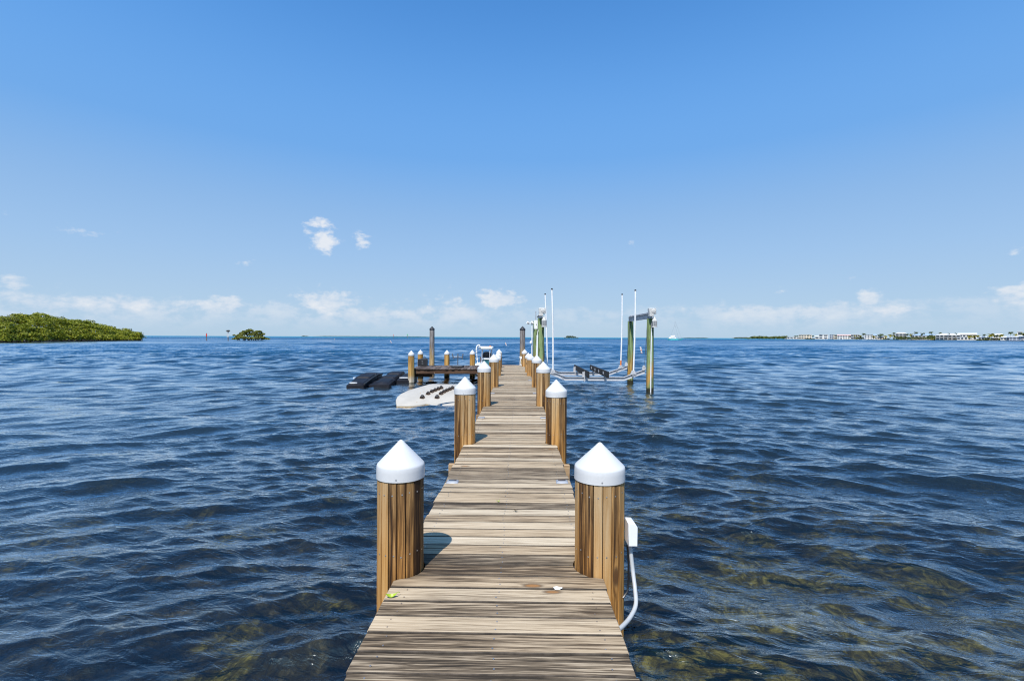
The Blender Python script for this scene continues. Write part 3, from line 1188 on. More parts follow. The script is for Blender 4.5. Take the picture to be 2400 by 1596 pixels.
# ---------------------------------------------------------------- floats
def pillow(b, x0, x1, y0, y1, z0, z1f, n=9, m=9, e=.10, M=None):
    """moulded float module: a rounded, slightly crowned top with ribs, straight sides"""
    vs, fs = [], []
    for i in range(n + 1):
        for j in range(m + 1):
            s, t_ = i / n, j / m
            u = min(s, 1 - s) * (x1 - x0)
            w = min(t_, 1 - t_) * (y1 - y0)
            q = min(1, u / e) * min(1, w / e)
            z = z1f(s, t_)
            vs.append((x0 + (x1 - x0) * s, y0 + (y1 - y0) * t_, z0 + (z - z0) * (.78 + .22 * math.sin(q * math.pi / 2))))
    for i in range(n):
        for j in range(m):
            a = i * (m + 1) + j
            fs.append((a, a + m + 1, a + m + 2, a + 1))
    ring = [i * (m + 1) for i in range(n + 1)] + [n * (m + 1) + j for j in range(1, m + 1)] + [i * (m + 1) + m for i in range(n - 1, -1, -1)] + [j for j in range(m - 1, 0, -1)]
    o = len(vs)
    for r_ in ring:
        x, y, z = vs[r_]
        vs.append((x, y, z0))
    k = len(ring)
    for i in range(k):
        i2 = (i + 1) % k
        fs.append((ring[i], ring[i2], o + i2, o + i))
    fs.append(tuple(o + i for i in range(k)))
    return b.add(vs, fs)


def build_black_floats():
    root = thing('float_dock', 'low black plastic drive-on float tied beside the side platform', 'float dock', (-6.45, 20.45, 0), .06)
    crown = lambda lo, hi: (lambda s, t_: lo + (hi - lo) * t_ + .014 * math.sin(t_ * 22) * math.sin(s * 3.1))
    for (x0, x1, y0, y1, lo, hi) in ((-.88, -.16, 0, 1.25, .16, .30), (-.92, -.16, 1.27, 2.45, .33, .42), (-.85, -.16, 2.47, 3.6, .42, .36),
                                     (.26, .92, 0, 1.3, .20, .31), (.24, .94, 1.32, 2.5, .31, .38), (.22, .98, 2.52, 3.7, .40, .44)):
        b = MB()
        pillow(b, x0, x1, y0, y1, -.18, crown(lo, hi))
        obj('float_module', b.mesh('float_module'), 'black_plastic', root)
    for (x0, x1, y0, y1, h) in ((-.08, .21, .5, 1.1, .10), (-.08, .20, 1.2, 1.9, .14), (-.08, .19, 2.0, 2.7, .18), (-.08, .18, 2.8, 3.55, .24)):
        b = MB()
        pillow(b, x0, x1, y0, y1, -.15, lambda s, t_: h, 6, 6, .07)
        obj('channel_module', b.mesh('channel_module'), 'black_plastic', root)
    b = MB()
    pillow(b, .98, 1.62, 1.3, 3.2, -.18, crown(.28, .38))
    obj('float_module', b.mesh('float_module'), 'black_plastic', root)
    b = MB()
    b.tube([(-.13, .02, .14), (-.12, 1.2, .27), (-.11, 2.4, .36), (-.10, 3.3, .33)], .036, 10)
    obj('guide_pipe', b, 'dark_plastic', root)
    for (x, y, z, sx, sy) in ((-.62, .12, .185, .16, .05), (-.90, 1.30, .30, .05, .09), (1.30, 1.42, .30, .20, .03)):
        b = MB()
        b.prism([(sx * math.cos(a) * (1 + .2 * math.sin(3 * a)), sy * math.sin(a)) for a in np.linspace(0, 2 * math.pi, 13)[:-1]], z - .02, z + .018)
        obj('scuff_patch', b, 'pvc_white', root, (x, y, 0), (.1, 0, 0))


build_black_floats()


def build_white_ramp():
    slope = .215
    A = 15.25

    def on(px, py):
        d = pdir(px, py)
        # plane z = slope * (y - A)
        s = (CZ + slope * A) / (slope * d.y - d.z)
        return Vector((0, 0, CZ)) + d * s

    out = [(929.5, 950), (927.5, 938), (931, 930), (940, 922.5), (958, 914), (985, 906.2), (1006, 900.5), (1014, 899.5), (1050, 900), (1080, 900.5), (1092, 904), (1096, 916), (1080, 935), (1066, 948), (1060, 952.5), (1030, 952), (1012, 950.5), (1008, 946.5), (1000, 944.5), (985, 948.2), (960, 950)]
    P = [on(*q) for q in out]
    c = sum(P, Vector()) / len(P)
    root = thing('ramp_float', 'off white plastic ramp float with two rows of black rollers', 'ramp float', (c.x, c.y, 0))
    vs = [p - Vector((c.x, c.y, 0)) for p in P]
    n = len(vs)
    b = MB()
    b.add([v for v in vs] + [v - Vector((0, 0, .17)) for v in vs], [tuple(range(n)), tuple(range(2 * n - 1, n - 1, -1))] + [(k, k + n, (k + 1) % n + n, (k + 1) % n) for k in range(n)])
    obj('hull', b.mesh('hull', bevel=.014, seg=2), 'white_float', root)
    b = MB()
    for k in range(n):
        a, q = vs[k], vs[(k + 1) % n]
        if a.z < .08 and q.z < .08:
            e = (q - a).normalized()
            s = Vector((e.y, -e.x, 0)) * .012
            if s.y > 0:
                s = -s
            b.add([a + s * .2 + Vector((0, 0, -.045)), q + s * .2 + Vector((0, 0, -.045)), q + s - Vector((0, 0, .16)), a + s - Vector((0, 0, .16))], [(0, 1, 2, 3)])
    obj('waterline_stain', b, 'float_stain', root)
    rows = [(990, 933), (1003.5, 924), (1012, 919.3), (1019.5, 916.2), (1027, 913.2), (1034, 910.5), (1024.5, 933), (1033.5, 924), (1040.3, 920), (1047, 916.8), (1054, 913.8), (1060.5, 911)]
    tilt = math.atan(slope)
    for k, q in enumerate(rows):
        p = on(*q) - Vector((c.x, c.y, 0))
        big = 1.25 if k in (0, 6) else 1.0
        rl = MB()
        M = Matrix.Translation(p) @ Matrix.Rotation(tilt, 4, 'X') @ Matrix.Rotation(R(-18), 4, 'Z')
        rl.lathe([(0, -.034 * big), (.040 * big, -.034 * big), (.052 * big, -.012), (.052 * big, .012), (.040 * big, .034 * big), (0, .034 * big)], 14, (0, 0), M @ Matrix.Translation((0, 0, .055)) @ Matrix.Rotation(R(90), 4, 'Y'))
        o = obj('roller', rl, 'roller_black', root)
        br = MB()
        for s in (-1, 1):
            br.box(s * .046 * big - .006, s * .046 * big + .006, -.055, .055, -.01, .06, M)
        br.box(-.075, .075, -.07, .07, -.01, .006, M)
        obj('bracket', br, 'roller_bracket', o)
    # old bolt holes with rust
    for q in ((985, 921.5), (993.5, 918), (1001, 915), (1008, 912.3), (977, 943)):
        p = on(*q) - Vector((c.x, c.y, 0))
        h = MB()
        h.lathe([(0, 0), (.020, 0), (.017, .004), (0, .004)], 8, (0, 0), Matrix.Translation(p) @ Matrix.Rotation(tilt, 4, 'X'))
        obj('bolt_stain', h, 'float_stain', root)


build_white_ramp()


def small_black_float():
    p = at_z(1060, 900, 0)
    root = thing('black_float', 'small black float humped just behind the white ramp float', 'float', (p.x - .05, 19.2, 0))
    b = MB()
    pillow(b, -.38, .34, -.3, .5, -.15, lambda s, t_: .13 + .07 * math.sin(s * 9.5) * math.sin(t_ * 3.1), 14, 8, .16)
    obj('float_body', b.mesh('float_body'), 'black_plastic', root)
    b = MB()
    b.tube([(-.1, -.25, .13), (-.1, -.1, .19), (-.1, .05, .17)], .014, 6)
    obj('grab_loop', b, 'rope', root)


small_black_float()


# ---------------------------------------------------------------- boat lift
def ibeam(path, h=.16, w=.12, t=.014):
    """I-beam swept along a list of (x, z) points (z of the lower face), across y"""
    b = MB()
    prof = [(-w / 2, 0), (w / 2, 0), (w / 2, t), (t / 2, t), (t / 2, h - t), (w / 2, h - t), (w / 2, h), (-w / 2, h), (-w / 2, h - t), (-t / 2, h - t), (-t / 2, t), (-w / 2, t)]
    n = len(prof)
    vs = []
    for x, z in path:
        vs += [(x, y, z + q) for y, q in prof]
    fs = []
    for i in range(len(path) - 1):
        for k in range(n):
            k2 = (k + 1) % n
            fs.append((i * n + k, i * n + k2, (i + 1) * n + k2, (i + 1) * n + k))
    fs += [tuple(range(n)), tuple(range((len(path) - 1) * n, len(path) * n))]
    return b.add(vs, fs)


YN, YF = 19.25, 22.85


def build_lift():
    root = thing('boat_lift', 'empty four post boat lift with green pilings and aluminium cradle', 'boat lift', (3.0, 21.0, 0))
    O = Vector((3.0, 21.0, 0))
    Pn = lambda x, y, z: Vector((x, y, z)) - O
    for x, y, sd_ in ((.86, YN, 1), (.79, YF, 2), (5.19, YN, 3), (5.24, YF, 4)):
        obj('pile', pile_mesh(.128, 2.92, seed=sd_), 'lift_pile', root, Pn(x, y, 0), (0, 0, (0, .4, 3.3, .2, -.3)[sd_]))
    for xb, s in ((.88, -1), (5.19, 1)):
        # top beam along y
        b = MB()
        w, h, t = .11, .20, .014
        prof = [(-w / 2, 0), (w / 2, 0), (w / 2, t), (t / 2, t), (t / 2, h - t), (w / 2, h - t), (w / 2, h), (-w / 2, h), (-w / 2, h - t), (-t / 2, h - t), (-t / 2, t), (-w / 2, t)]
        n = len(prof)
        vs = [(xb + q - 3.0, y - 21.0, 2.925 + z) for y in (YN - .28, YF + .18) for q, z in prof]
        b.add(vs, [(k, (k + 1) % n, (k + 1) % n + n, k + n) for k in range(n)] + [tuple(range(n)), tuple(range(n, 2 * n))])
        beam = obj('top_beam', b, 'galvanised', root)
        sh = MB()
        sh.tube([(xb - 3.0, YN - 21.1, 3.165), (xb - 3.0, YF - 20.9, 3.165)], .024, 8)
        for yy in (YN + .25, YF - .3):
            sh.tube([(xb - 3.0, yy - 21 - .12, 3.165), (xb - 3.0, yy - 21 + .12, 3.165)], .045, 10)
            sh.box(xb - 3.05, xb - 2.95, yy - 21 - .16, yy - 21 - .13, 3.126, 3.20)
        obj('drive_shaft', sh, 'aluminium', beam)
        # gearbox and hanging motor at the near end
        g = MB()
        g.box(-.135, .135, -.17, .10, .02, .25)
        gx = Pn(xb + .02, YN - .12, 3.07)
        gb = obj('gearbox', g.mesh('gearbox', bevel=.012), 'grey_paint', root, gx)
        g = MB()
        g.lathe([(0, 0), (.085, 0), (.085, .012), (.06, .02), (0, .02)], 18, (0, 0), Matrix.Translation((.03, -.171, .14)) @ Matrix.Rotation(R(90), 4, 'X'))
        obj('cover_plate', g, 'grey_paint', gb)
        g = MB()
        g.box(-.14, .03, -.22, -.01, -.075, .017)
        obj('gearbox_foot', g.mesh('gearbox_foot', bevel=.008), 'grey_paint', gb)
        mo = obj('motor', MB().lathe([(0, -.25), (.092, -.25), (.098, -.235), (.098, .0), (.085, .03), (.05, .10), (.035, .16), (0, .16)], 20), 'grey_paint', root, Pn(xb + .09, YN - .27, 2.83))
        g = MB()
        g.lathe([(.0995, -.20), (.1015, -.20), (.1015, -.02), (.0995, -.02)], 20)
        obj('motor_sleeve', g, 'motor_grey', mo)
        g = MB()
        for a in (-2.2, -1.57, -.9):
            g.tube([(.108 * math.cos(a), .108 * math.sin(a), -.25), (.108 * math.cos(a), .108 * math.sin(a), .01)], .006, 5)
        g.lathe([(.09, -.262), (.112, -.262), (.112, -.245), (.09, -.245)], 18)
        obj('motor_cage', g, 'white_paint', mo)
        # lifting cables
        for yy in (YN + .2, YF - .2):
            c = MB()
            xc = xb - s * .17
            c.tube([(xb - s * .05 - 3, yy - 21, 3.14), (xc - 3, yy - 21, 1.0)], .006, 5)
            c.tube([(xb - 3, yy - 21 + .06, 3.10), (xc - 3, yy - 21, 1.0)], .006, 5)
            obj('cable', c, 'steel_dark', root)
    # cradle
    for yy, z0 in ((YN + .2, .435), (YF - .2, .40)):
        path = [(1.03 - 3, z0 + .33), (1.85 - 3, z0), (4.20 - 3, z0), (5.03 - 3, z0 + .31)]
        beam = obj('cradle_beam', ibeam(path, .155, .12), 'aluminium', root, (0, yy - 21, 0))
        for x, z in ((1.05, z0 + .33), (5.0, z0 + .30)):
            b = MB()
            b.prism([(-.075, 0), (.075, 0), (.06, .12), (.02, .165), (-.02, .165), (-.06, .12)], -.012, .012, Matrix.Translation((x - 3, 0, z + .155)) @ Matrix.Rotation(R(90), 4, 'X'))
            b.lathe([(0, -.02), (.05, -.02), (.05, .02), (0, .02)], 12, (0, 0), Matrix.Translation((x - 3, 0, z + .26)) @ Matrix.Rotation(R(90), 4, 'X'))
            obj('pulley', b, 'aluminium', beam)
        for x in (1.75, 4.55):
            b = MB()
            zz = z0 + (0 if x < 4.2 else .13)
            b.box(x - 3.03, x - 2.97, -.078, -.02, zz + .03, zz + .12)
            obj('stiffener', b, 'galvanised', beam)
    for x, nm in ((2.66, 0), (3.41, 1)):
        b = MB()
        b.box(-.028, .028, YN - .75 - 21, YF + .35 - 21, .62, .86)
        bk = obj('bunk', b.mesh('bunk', bevel=.006), 'bunk_carpet', root, (x - 3, 0, 0))
        for yy, z0 in ((YN + .2, .43), (YF - .2, .40)):
            b = MB()
            if nm == 0:
                b.box(-.062, -.031, -.075, .075, z0 - .03, .80)
                b.box(-.12, -.031, -.012, .012, z0 + .16, .78)
            else:
                b.box(.031, .062, -.075, .075, z0 - .03, .80)
                b.box(.062, .12, -.012, .012, z0 + .16, .78)
                b.box(-.040, -.030, -.10, .10, .70, .80)
            obj('bunk_bracket', b, 'aluminium', bk, (0, yy - 21, 0))
        if nm == 1:
            for yy in (YN + 1.35, YF - 1.25):
                b = MB()
                b.box(-.038, -.0285, -.09, .09, .68, .79)
                obj('bolt_plate', b, 'aluminium', bk, (0, yy - 21, 0))
    # guide poles
    for (bx, tx, yy, z0, zt, orange) in ((1.36, 1.30, YN + .2, .76, 4.07, 0), (4.58, 4.64, YN + .2, .74, 4.03, 0), (1.32, 1.20, YF - .2, .70, 4.15, 0), (4.74, 4.79, YF - .2, .77, 4.15, 1)):
        pts = []
        for k in range(9):
            s = k / 8
            pts.append(Pn(bx + (tx - bx) * s + (.02 * math.sin(s * 3.1)), yy, z0 + (zt - z0) * s))
        b = MB()
        b.tube(pts, .033, 12)
        g = obj('guide_pole', b, 'pvc_white', root)
        b = MB()
        b.lathe([(0, 0), (.036, 0), (.036, .055), (0, .06)], 12, (0, 0), Matrix.Translation(pts[-1]))
        obj('pole_cap', b, 'black_cap', g)
        b = MB()
        q = pts[0]
        b.prism([(-.12, 0), (.12, 0), (.05, .16), (-.05, .16)], -.05, .05, Matrix.Translation(q + Vector((0, 0, -.05))) @ Matrix.Rotation(R(90), 4, 'X'))
        obj('pole_bracket', b, 'aluminium', g)
        if orange:
            b = MB()
            b.tube([q, q + Vector((.01, 0, .33))], .036, 12)
            obj('pole_sleeve', b, 'orange_paint', g)
    # conduit down the near right pile
    b = MB()
    b.tube([Pn(5.20, YN - .155, 2.55), Pn(5.185, YN - .155, 1.6), Pn(5.18, YN - .15, .1), Pn(5.18, YN - .15, -.3)], .022, 8)
    obj('conduit', b, 'pvc_white', root)
    b = MB()
    b.tube([Pn(5.20, YN - .155, 2.75), Pn(5.20, YN - .155, 2.54)], .027, 8)
    obj('conduit_sleeve', b, 'motor_grey', root)
    b = MB()
    b.tube([Pn(.72, YN - .13, 2.25), Pn(.70, YN - .14, 1.6), Pn(.695, YN - .14, .3)], .032, 8)
    b.tube([Pn(.745, YN - .14, 2.45), Pn(.72, YN - .16, 2.3), Pn(.72, YN - .16, .3)], .014, 6)
    obj('conduit', b, 'pvc_white', root)
    return root


build_lift()


def build_panel():
    p = at_y(1257, 761, 21.6)
    root = thing('switch_panel', 'white lift switch panel hanging under the left lift beam', 'switch panel', (p.x, 21.6, p.z))
    b = MB()
    b.box(-.10, .10, -.06, .06, -.20, .19)
    obj('cabinet', b.mesh('cabinet', bevel=.01), 'pvc_white', root)
    b = MB()
    b.box(-.012, .012, -.068, -.061, -.02, .03)
    obj('latch', b, 'dark_plastic', root)
    b = MB()
    b.tube([(.02, 0, -.19), (.06, -.02, -.33), (.02, -.04, -.42), (.08, -.05, -.55)], .016, 6)
    obj('cable', b, 'dark_plastic', root)
    b = MB()
    b.box(-.04, .0, .062, .10, -.1, .60)
    obj('strap', b, 'galvanised', root)
    b = MB()
    b.box(-.05, .05, -.05, .05, -.66, -.50)
    obj('junction_box', b.mesh('junction_box', bevel=.008), 'pvc_white', root, (.06, -.04, 0))
    b = MB()
    b.box(-.06, .04, -.05, .05, -1.10, -.90)
    obj('junction_box', b.mesh('junction_box', bevel=.008), 'pvc_white', root, (.07, -.04, 0))
    b = MB()
    b.tube([(.06, -.04, -.65), (.06, -.04, -2.2)], .026, 8)
    obj('conduit', b, 'pvc_white', root)
    return root


build_panel()


def build_floodlight():
    p = at_y(1246.5, 860, 22.6)
    root = thing('floodlight', 'white floodlight on a slim pole beside the left lift piling', 'floodlight', (p.x, 22.6, 0))
    b = MB()
    b.tube([(0, 0, .2), (0, 0, 2.93)], .024, 8)
    obj('pole', b, 'pvc_white', root)
    b = MB()
    b.tube([(0, 0, 2.83), (-.06, -.02, 2.84), (-.10, -.03, 2.83)], .022, 8)
    obj('arm', b, 'pvc_white', root)
    for dx, t_ in ((-.16, .35), (.03, .0)):
        M = Matrix.Translation((dx, -.04, 2.82)) @ Matrix.Rotation(R(-62), 4, 'Y') @ Matrix.Rotation(t_, 4, 'X')
        b = MB()
        b.lathe([(0, -.04), (.04, -.04), (.055, 0), (.062, .08), (.055, .085), (0, .07)], 14, (0, 0), M)
        h = obj('lamp_head', b, 'pvc_white', root)
    b = MB()
    b.lathe([(0, -.03), (.05, -.03), (.06, .02), (.03, .09), (0, .09)], 12, (0, 0), Matrix.Translation((-.05, -.03, 1.90)))
    obj('sensor', b, 'pvc_white', root)


build_floodlight()


# ---------------------------------------------------------------- moored skiff behind the platform
def build_skiff():
    y0 = 28.2
    p = at_y(1139, 812, y0)
    root = thing('skiff', 'small moored skiff with white hard top and dark seat back', 'boat', (p.x, y0, 0))
    zt = p.z
    # hull along y, bow away
    b = MB()
    st = []
    for k in range(9):
        s = k / 8
        w = .82 * (1 - s ** 3.2 * .93)
        st.append((s * 4.3 - .9, w, .50 + .16 * s * s, -.16 + .1 * s * s))
    vs, fs = [], []
    for y, w, zt_, zb in st:
        vs += [(-w, y, zt_), (-w * .86, y, (zt_ + zb) / 2), (0, y, zb), (w * .86, y, (zt_ + zb) / 2), (w, y, zt_)]
    for k in range(8):
        for a in range(4):
            fs.append((k * 5 + a, k * 5 + a + 1, k * 5 + a + 6, k * 5 + a + 5))
        fs.append((k * 5 + 4, k * 5, k * 5 + 5, k * 5 + 9))
    fs += [(0, 1, 2, 3, 4), tuple(40 + q for q in (4, 3, 2, 1, 0))]
    b.add(vs, fs)
    obj('hull', b.mesh('hull', bevel=.02, seg=2), 'gelcoat', root)
    b = MB()
    b.box(-.41, .41, -.45, .75, zt - .16, zt)
    obj('hard_top', b.mesh('hard_top', bevel=.055, seg=3), 'gelcoat', root)
    b = MB()
    b.lathe([(0, 0), (.05, 0), (.05, .03), (.025, .05), (0, .05)], 10, (.26, -.1))
    obj('beacon', b, 'orange_paint', root, (0, 0, zt))
    for x, y, t_ in ((-.20, -.35, 0), (.24, -.35, 0), (-.24, .6, 0), (.28, .6, 0), (.36, -.2, .0)):
        b = MB()
        b.tube([(x, y, zt - .15), (x * 1.06, y, .5)], .022, 8)
        obj('top_support', b, 'aluminium', root)
    b = MB()
    b.box(-.22, .34, .25, .65, .45, .98)
    obj('console', b.mesh('console', bevel=.04, seg=2), 'gelcoat', root)
    b = MB()
    b.prism([(-.25, -.10), (.25, -.10), (.27, .05), (.20, .19), (.08, .235), (-.08, .235), (-.20, .19), (-.27, .05)], -.03, .03, Matrix.Translation((.06, .02, 1.07)) @ Matrix.Rotation(R(90), 4, 'X'))
    obj('seat_back', b.mesh('seat_back', bevel=.015, seg=2), 'black_vinyl', root)
    b = MB()
    b.prism([(-.20, -.09), (.22, -.09), (.20, .04), (.05, .02)], -.036, -.030, Matrix.Translation((.06, .02, 1.07)) @ Matrix.Rotation(R(90), 4, 'X'))
    obj('seat_panel', b, 'teal_dark', root)
    b = MB()
    b.box(-.24, .36, -.12, .22, .86, .93)
    obj('seat_cushion', b.mesh('seat_cushion', bevel=.02, seg=2), 'gelcoat', root)
    b = MB()
    b.box(-.20, .32, -.06, .2, .45, .86)
    obj('seat_base', b.mesh('seat_base', bevel=.02), 'teal_dark', root)
    b = MB()
    b.tube([(-.30, -.3, 1.02), (-.29, -.3, .95), (-.27, -.3, .62)], [.035, .03, .018], 8)
    obj('throttle_lever', b, 'roller_bracket', root)
    # pale bent pipe at the stern quarter
    b = MB()
    b.tube([(-.40, -.55, .35), (-.46, -.55, .9), (-.50, -.55, 1.28), (-.51, -.55, 1.42)], .024, 8)
    b.tube([(-.51, -.55, 1.40), (-.50, -.55, 1.55), (-.46, -.55, 1.66), (-.38, -.55, 1.70), (-.30, -.55, 1.66)], .043, 10)
    for z, x in ((1.30, -.505), (.88, -.457), (.62, -.43)):
        b.lathe([(0, -.03), (.055, -.03), (.055, .03), (0, .03)], 10, (0, 0), Matrix.Translation((x, -.55, z)))
    obj('stern_pipe', b, 'pvc_white', root)


build_skiff()


# ---------------------------------------------------------------- buoys, markers, sailing boat
def buoy(px, py, tilt, label):
    p = at_z(px, py, 0)
    root = thing('buoy', label, 'buoy', (p.x, p.y, 0), group='white spar buoys')
    root.rotation_euler = (R(3), tilt, 0)
    b = MB()
    b.lathe([(0, -.5), (.11, -.5), (.115, .0), (.115, .86), (.10, .90), (0, .91)], 16)
    obj('spar', b, 'white_paint', root)
    for z in (.06, .78):
        b = MB()
        b.lathe([(.1155, z), (.118, z), (.118, z + .06), (.1155, z + .06)], 16)
        obj('band', b, 'orange_paint', root)
    b = MB()
    b.prism([(0, -.13), (.10, 0), (0, .13), (-.10, 0)], .1155, .119, Matrix.Translation((0, 0, .45)) @ Matrix.Rotation(R(90), 4, 'X'))
    obj('diamond', b, 'orange_paint', root)


buoy(1504, 828, R(-13), 'large tilted white and orange buoy right of the boat lift')
buoy(1187, 811, R(-17), 'tilted white buoy beyond the end of the dock')
buoy(917.5, 803.8, R(-24), 'tilted white buoy left of the tall piling, beyond the platform')
buoy(784.5, 796.5, R(-10), 'tiny far white buoy right of the mangrove islet')


def daymark(px, py_base, d, h, board, label, kind):
    dr = pdir(px, hor(px) + .5)
    p = Vector((0, 0, 0)) + Vector((dr.x, dr.y, 0)).normalized() * d
    root = thing('channel_marker', label, 'channel marker', (p.x, p.y, 0), -math.atan2(dr.x, dr.y), 'channel markers')
    b = MB()
    b.lathe([(0, -2), (.19, -2), (.17, h), (0, h)], 10)
    obj('pole', b, 'marker_pole', root)
    b = MB()
    if kind == 'tri':
        b.prism([(-.32, 0), (.32, 0), (.18, 1.3), (-.18, 1.3)], -.03, .03, Matrix.Translation((0, -.2, h - 1.5)) @ Matrix.Rotation(R(90), 4, 'X'))
    elif kind == 'tall':
        b.prism([(-.55, .2), (.20, .2), (.20, 2.3), (-.55, 2.3)], -.03, .03, Matrix.Translation((0, -.22, h - 2.7)) @ Matrix.Rotation(R(90), 4, 'X'))
    else:
        b.box(-.5, .5, -.25, -.2, h - 1.3, h - .1)
    obj('board', b, board, root)
    return root, h


daymark(484, 796, 265, 3.4, 'red_paint', 'short channel marker with red board left of the islet', 'tri')
root, h = daymark(534.6, 797, 250, 4.2, 'white_paint', 'channel marker with tall white board and bird nest on top', 'tall')
b = MB()
rn = random.Random(5)
for k in range(60):
    a, e = rn.uniform(0, 6.3), rn.uniform(-.2, .5)
    c = Vector((rn.uniform(-.5, .5), rn.uniform(-.4, .4), h + rn.uniform(-.15, .5)))
    dv = Vector((math.cos(a), math.sin(a), e)) * rn.uniform(.3, .7)
    b.tube([c - dv, c + dv], .03, 4)
obj('nest', b, 'nest_sticks', root)
daymark(922, 791, 620, 5.0, 'red_paint', 'far channel marker with red triangle board, left of the green one', 'tri')
daymark(954.7, 791, 600, 5.2, 'green_paint', 'far channel marker with green square board', 'sq')


def build_catamaran():
    px, d = 1581, 505
    dr = pdir(px, 796.6)
    dd = Vector((dr.x, dr.y, 0)).normalized()
    root = thing('sailing_boat', 'turquoise hulled sailing catamaran with bare mast on the horizon', 'sailing boat', tuple(dd * d), -math.atan2(dd.x, dd.y))
    for y in (-2.4, 2.4):
        b = MB()
        vs, fs = [], []
        for k in range(11):
            s = k / 10
            x = -6.6 + 13.4 * s
            w = .85 * math.sin(math.pi * min(.98, s * .82 + .10)) ** .7 + .02
            zt = 1.25 + .35 * s
            vs += [(x + .6 * s, y - w, zt), (x, y - w * .8, .0), (x, y, -.5), (x, y + w * .8, 0), (x + .6 * s, y + w, zt)]
        for k in range(10):
            for a in range(4):
                fs.append((k * 5 + a, k * 5 + a + 1, k * 5 + a + 6, k * 5 + a + 5))
            fs.append((k * 5 + 4, k * 5, k * 5 + 5, k * 5 + 9))
        fs += [(0, 1, 2, 3, 4), tuple(50 + q for q in (4, 3, 2, 1, 0))]
        b.add(vs, fs)
        h = obj('hull', b, 'teal_paint', root)
        s_ = MB()
        s_.box(-6.2, 6.4, y - .9, y + .9, 1.32, 1.62)
        obj('deck_rim', s_.mesh('deck_rim', bevel=.08), 'gelcoat', h)
    b = MB()
    b.prism([(-5.2, 1.5), (1.8, 1.5), (.9, 2.6), (-1.5, 3.0), (-4.9, 2.9)], -2.0, 2.0, Matrix.Rotation(R(90), 4, 'X'))
    obj('cabin', b.mesh('cabin', bevel=.15, seg=2), 'gelcoat', root)
    b = MB()
    b.prism([(-3.8, 2.0), (.6, 2.0), (.2, 2.45), (-3.6, 2.5)], -2.03, 2.03, Matrix.Rotation(R(90), 4, 'X'))
    obj('cabin_window', b, 'pane_dark', root)
    b = MB()
    b.box(-6.2, -3.6, -1.9, 1.9, 3.7, 3.85)
    obj('bimini', b, 'roof_blue', root)
    b = MB()
    b.tube([(-5.9, -1.7, 1.5), (-5.9, -1.7, 3.7)], .05, 6)
    b.tube([(-3.8, -1.7, 1.5), (-3.8, -1.7, 3.7)], .05, 6)
    obj('bimini_post', b, 'aluminium', root)
    b = MB()
    b.tube([(.4, 0, 2.6), (.2, 0, 19.5)], [.14, .10], 8)
    obj('mast', b, 'aluminium', root)
    b = MB()
    b.tube([(.35, 0, 4.2), (-2.2, 0, 3.85), (-4.2, 0, 3.7)], [.42, .42, .2], 10)
    obj('boom_sail', b, 'gelcoat', root)
    for q in ((6.6, 0, 1.7), (3.8, 0, 1.7), (-4.5, 1.5, 1.6)):
        b = MB()
        b.tube([(.2, 0, 19.0 if q[0] > 5 else 15.5), q], .035, 4)
        obj('stay', b, 'steel_dark', root)


build_catamaran()


# ---------------------------------------------------------------- mangroves
def leaf_cloud(blobs, n_per, size, seed, flat=.75):
    """many small leaf clump faces spread over the shells of uneven blobs"""
    r = np.random.default_rng(seed)
    Vs = []
    for (cx, cy, cz, rx, ry, rz) in blobs:
        n = max(20, int(n_per * (rx * rz + ry * rz) / 2 / 4))
        d = r.normal(size=(n, 3))
        d /= np.linalg.norm(d, axis=1)[:, None]
        d[:, 2] = np.where(d[:, 2] < -.35, -d[:, 2], d[:, 2])
        lump = 1 + .16 * np.sin(d[:, 0] * 5 + cx) * np.sin(d[:, 1] * 4 + cy) + .12 * np.sin(d[:, 2] * 7 + cx)
        rad = (r.uniform(.55, 1.03, n) ** .6) * lump
        c = np.array([cx, cy, cz]) + d * rad[:, None] * np.array([rx, ry, rz])
        nrm = d + r.normal(size=(n, 3)) * .75
        nrm[:, 2] += .5
        nrm /= np.linalg.norm(nrm, axis=1)[:, None]
        a = np.cross(nrm, r.normal(size=(n, 3)))
        a /= np.linalg.norm(a, axis=1)[:, None] + 1e-9
        b_ = np.cross(nrm, a)
        s = size * r.uniform(.55, 1.25, n)[:, None]
        Vs.append(np.stack([c - a * s - b_ * s * .25, c - a * s * .1 - b_ * s * flat, c + a * s + b_ * s * .2, c + a * s * .15 + b_ * s * flat], 1).reshape(-1, 3))
    V = np.concatenate(Vs)
    Fq = np.arange(len(V)).reshape(-1, 4)
    return raw_mesh('foliage', V, Fq)


def ground_dir(px):
    d = pdir(px, hor(px))
    return Vector((d.x, d.y, 0)).normalized()


def depth_scale(px):
    """metres along the view ray for one metre of camera depth"""
    return math.sqrt(1 + ((px - 1200) / F) ** 2)


def roots(b, x, y, n, h, spread, rnd):
    for _ in range(n):
        a = rnd.uniform(0, 6.3)
        s = spread * rnd.uniform(.4, 1)
        b.tube([(x + rnd.uniform(-.3, .3), y + rnd.uniform(-.3, .3), h), (x + s * .6 * math.cos(a), y + s * .6 * math.sin(a), h * .62), (x + s * math.cos(a), y + s * math.sin(a), -.5)], [.09, .06, .04], 5)


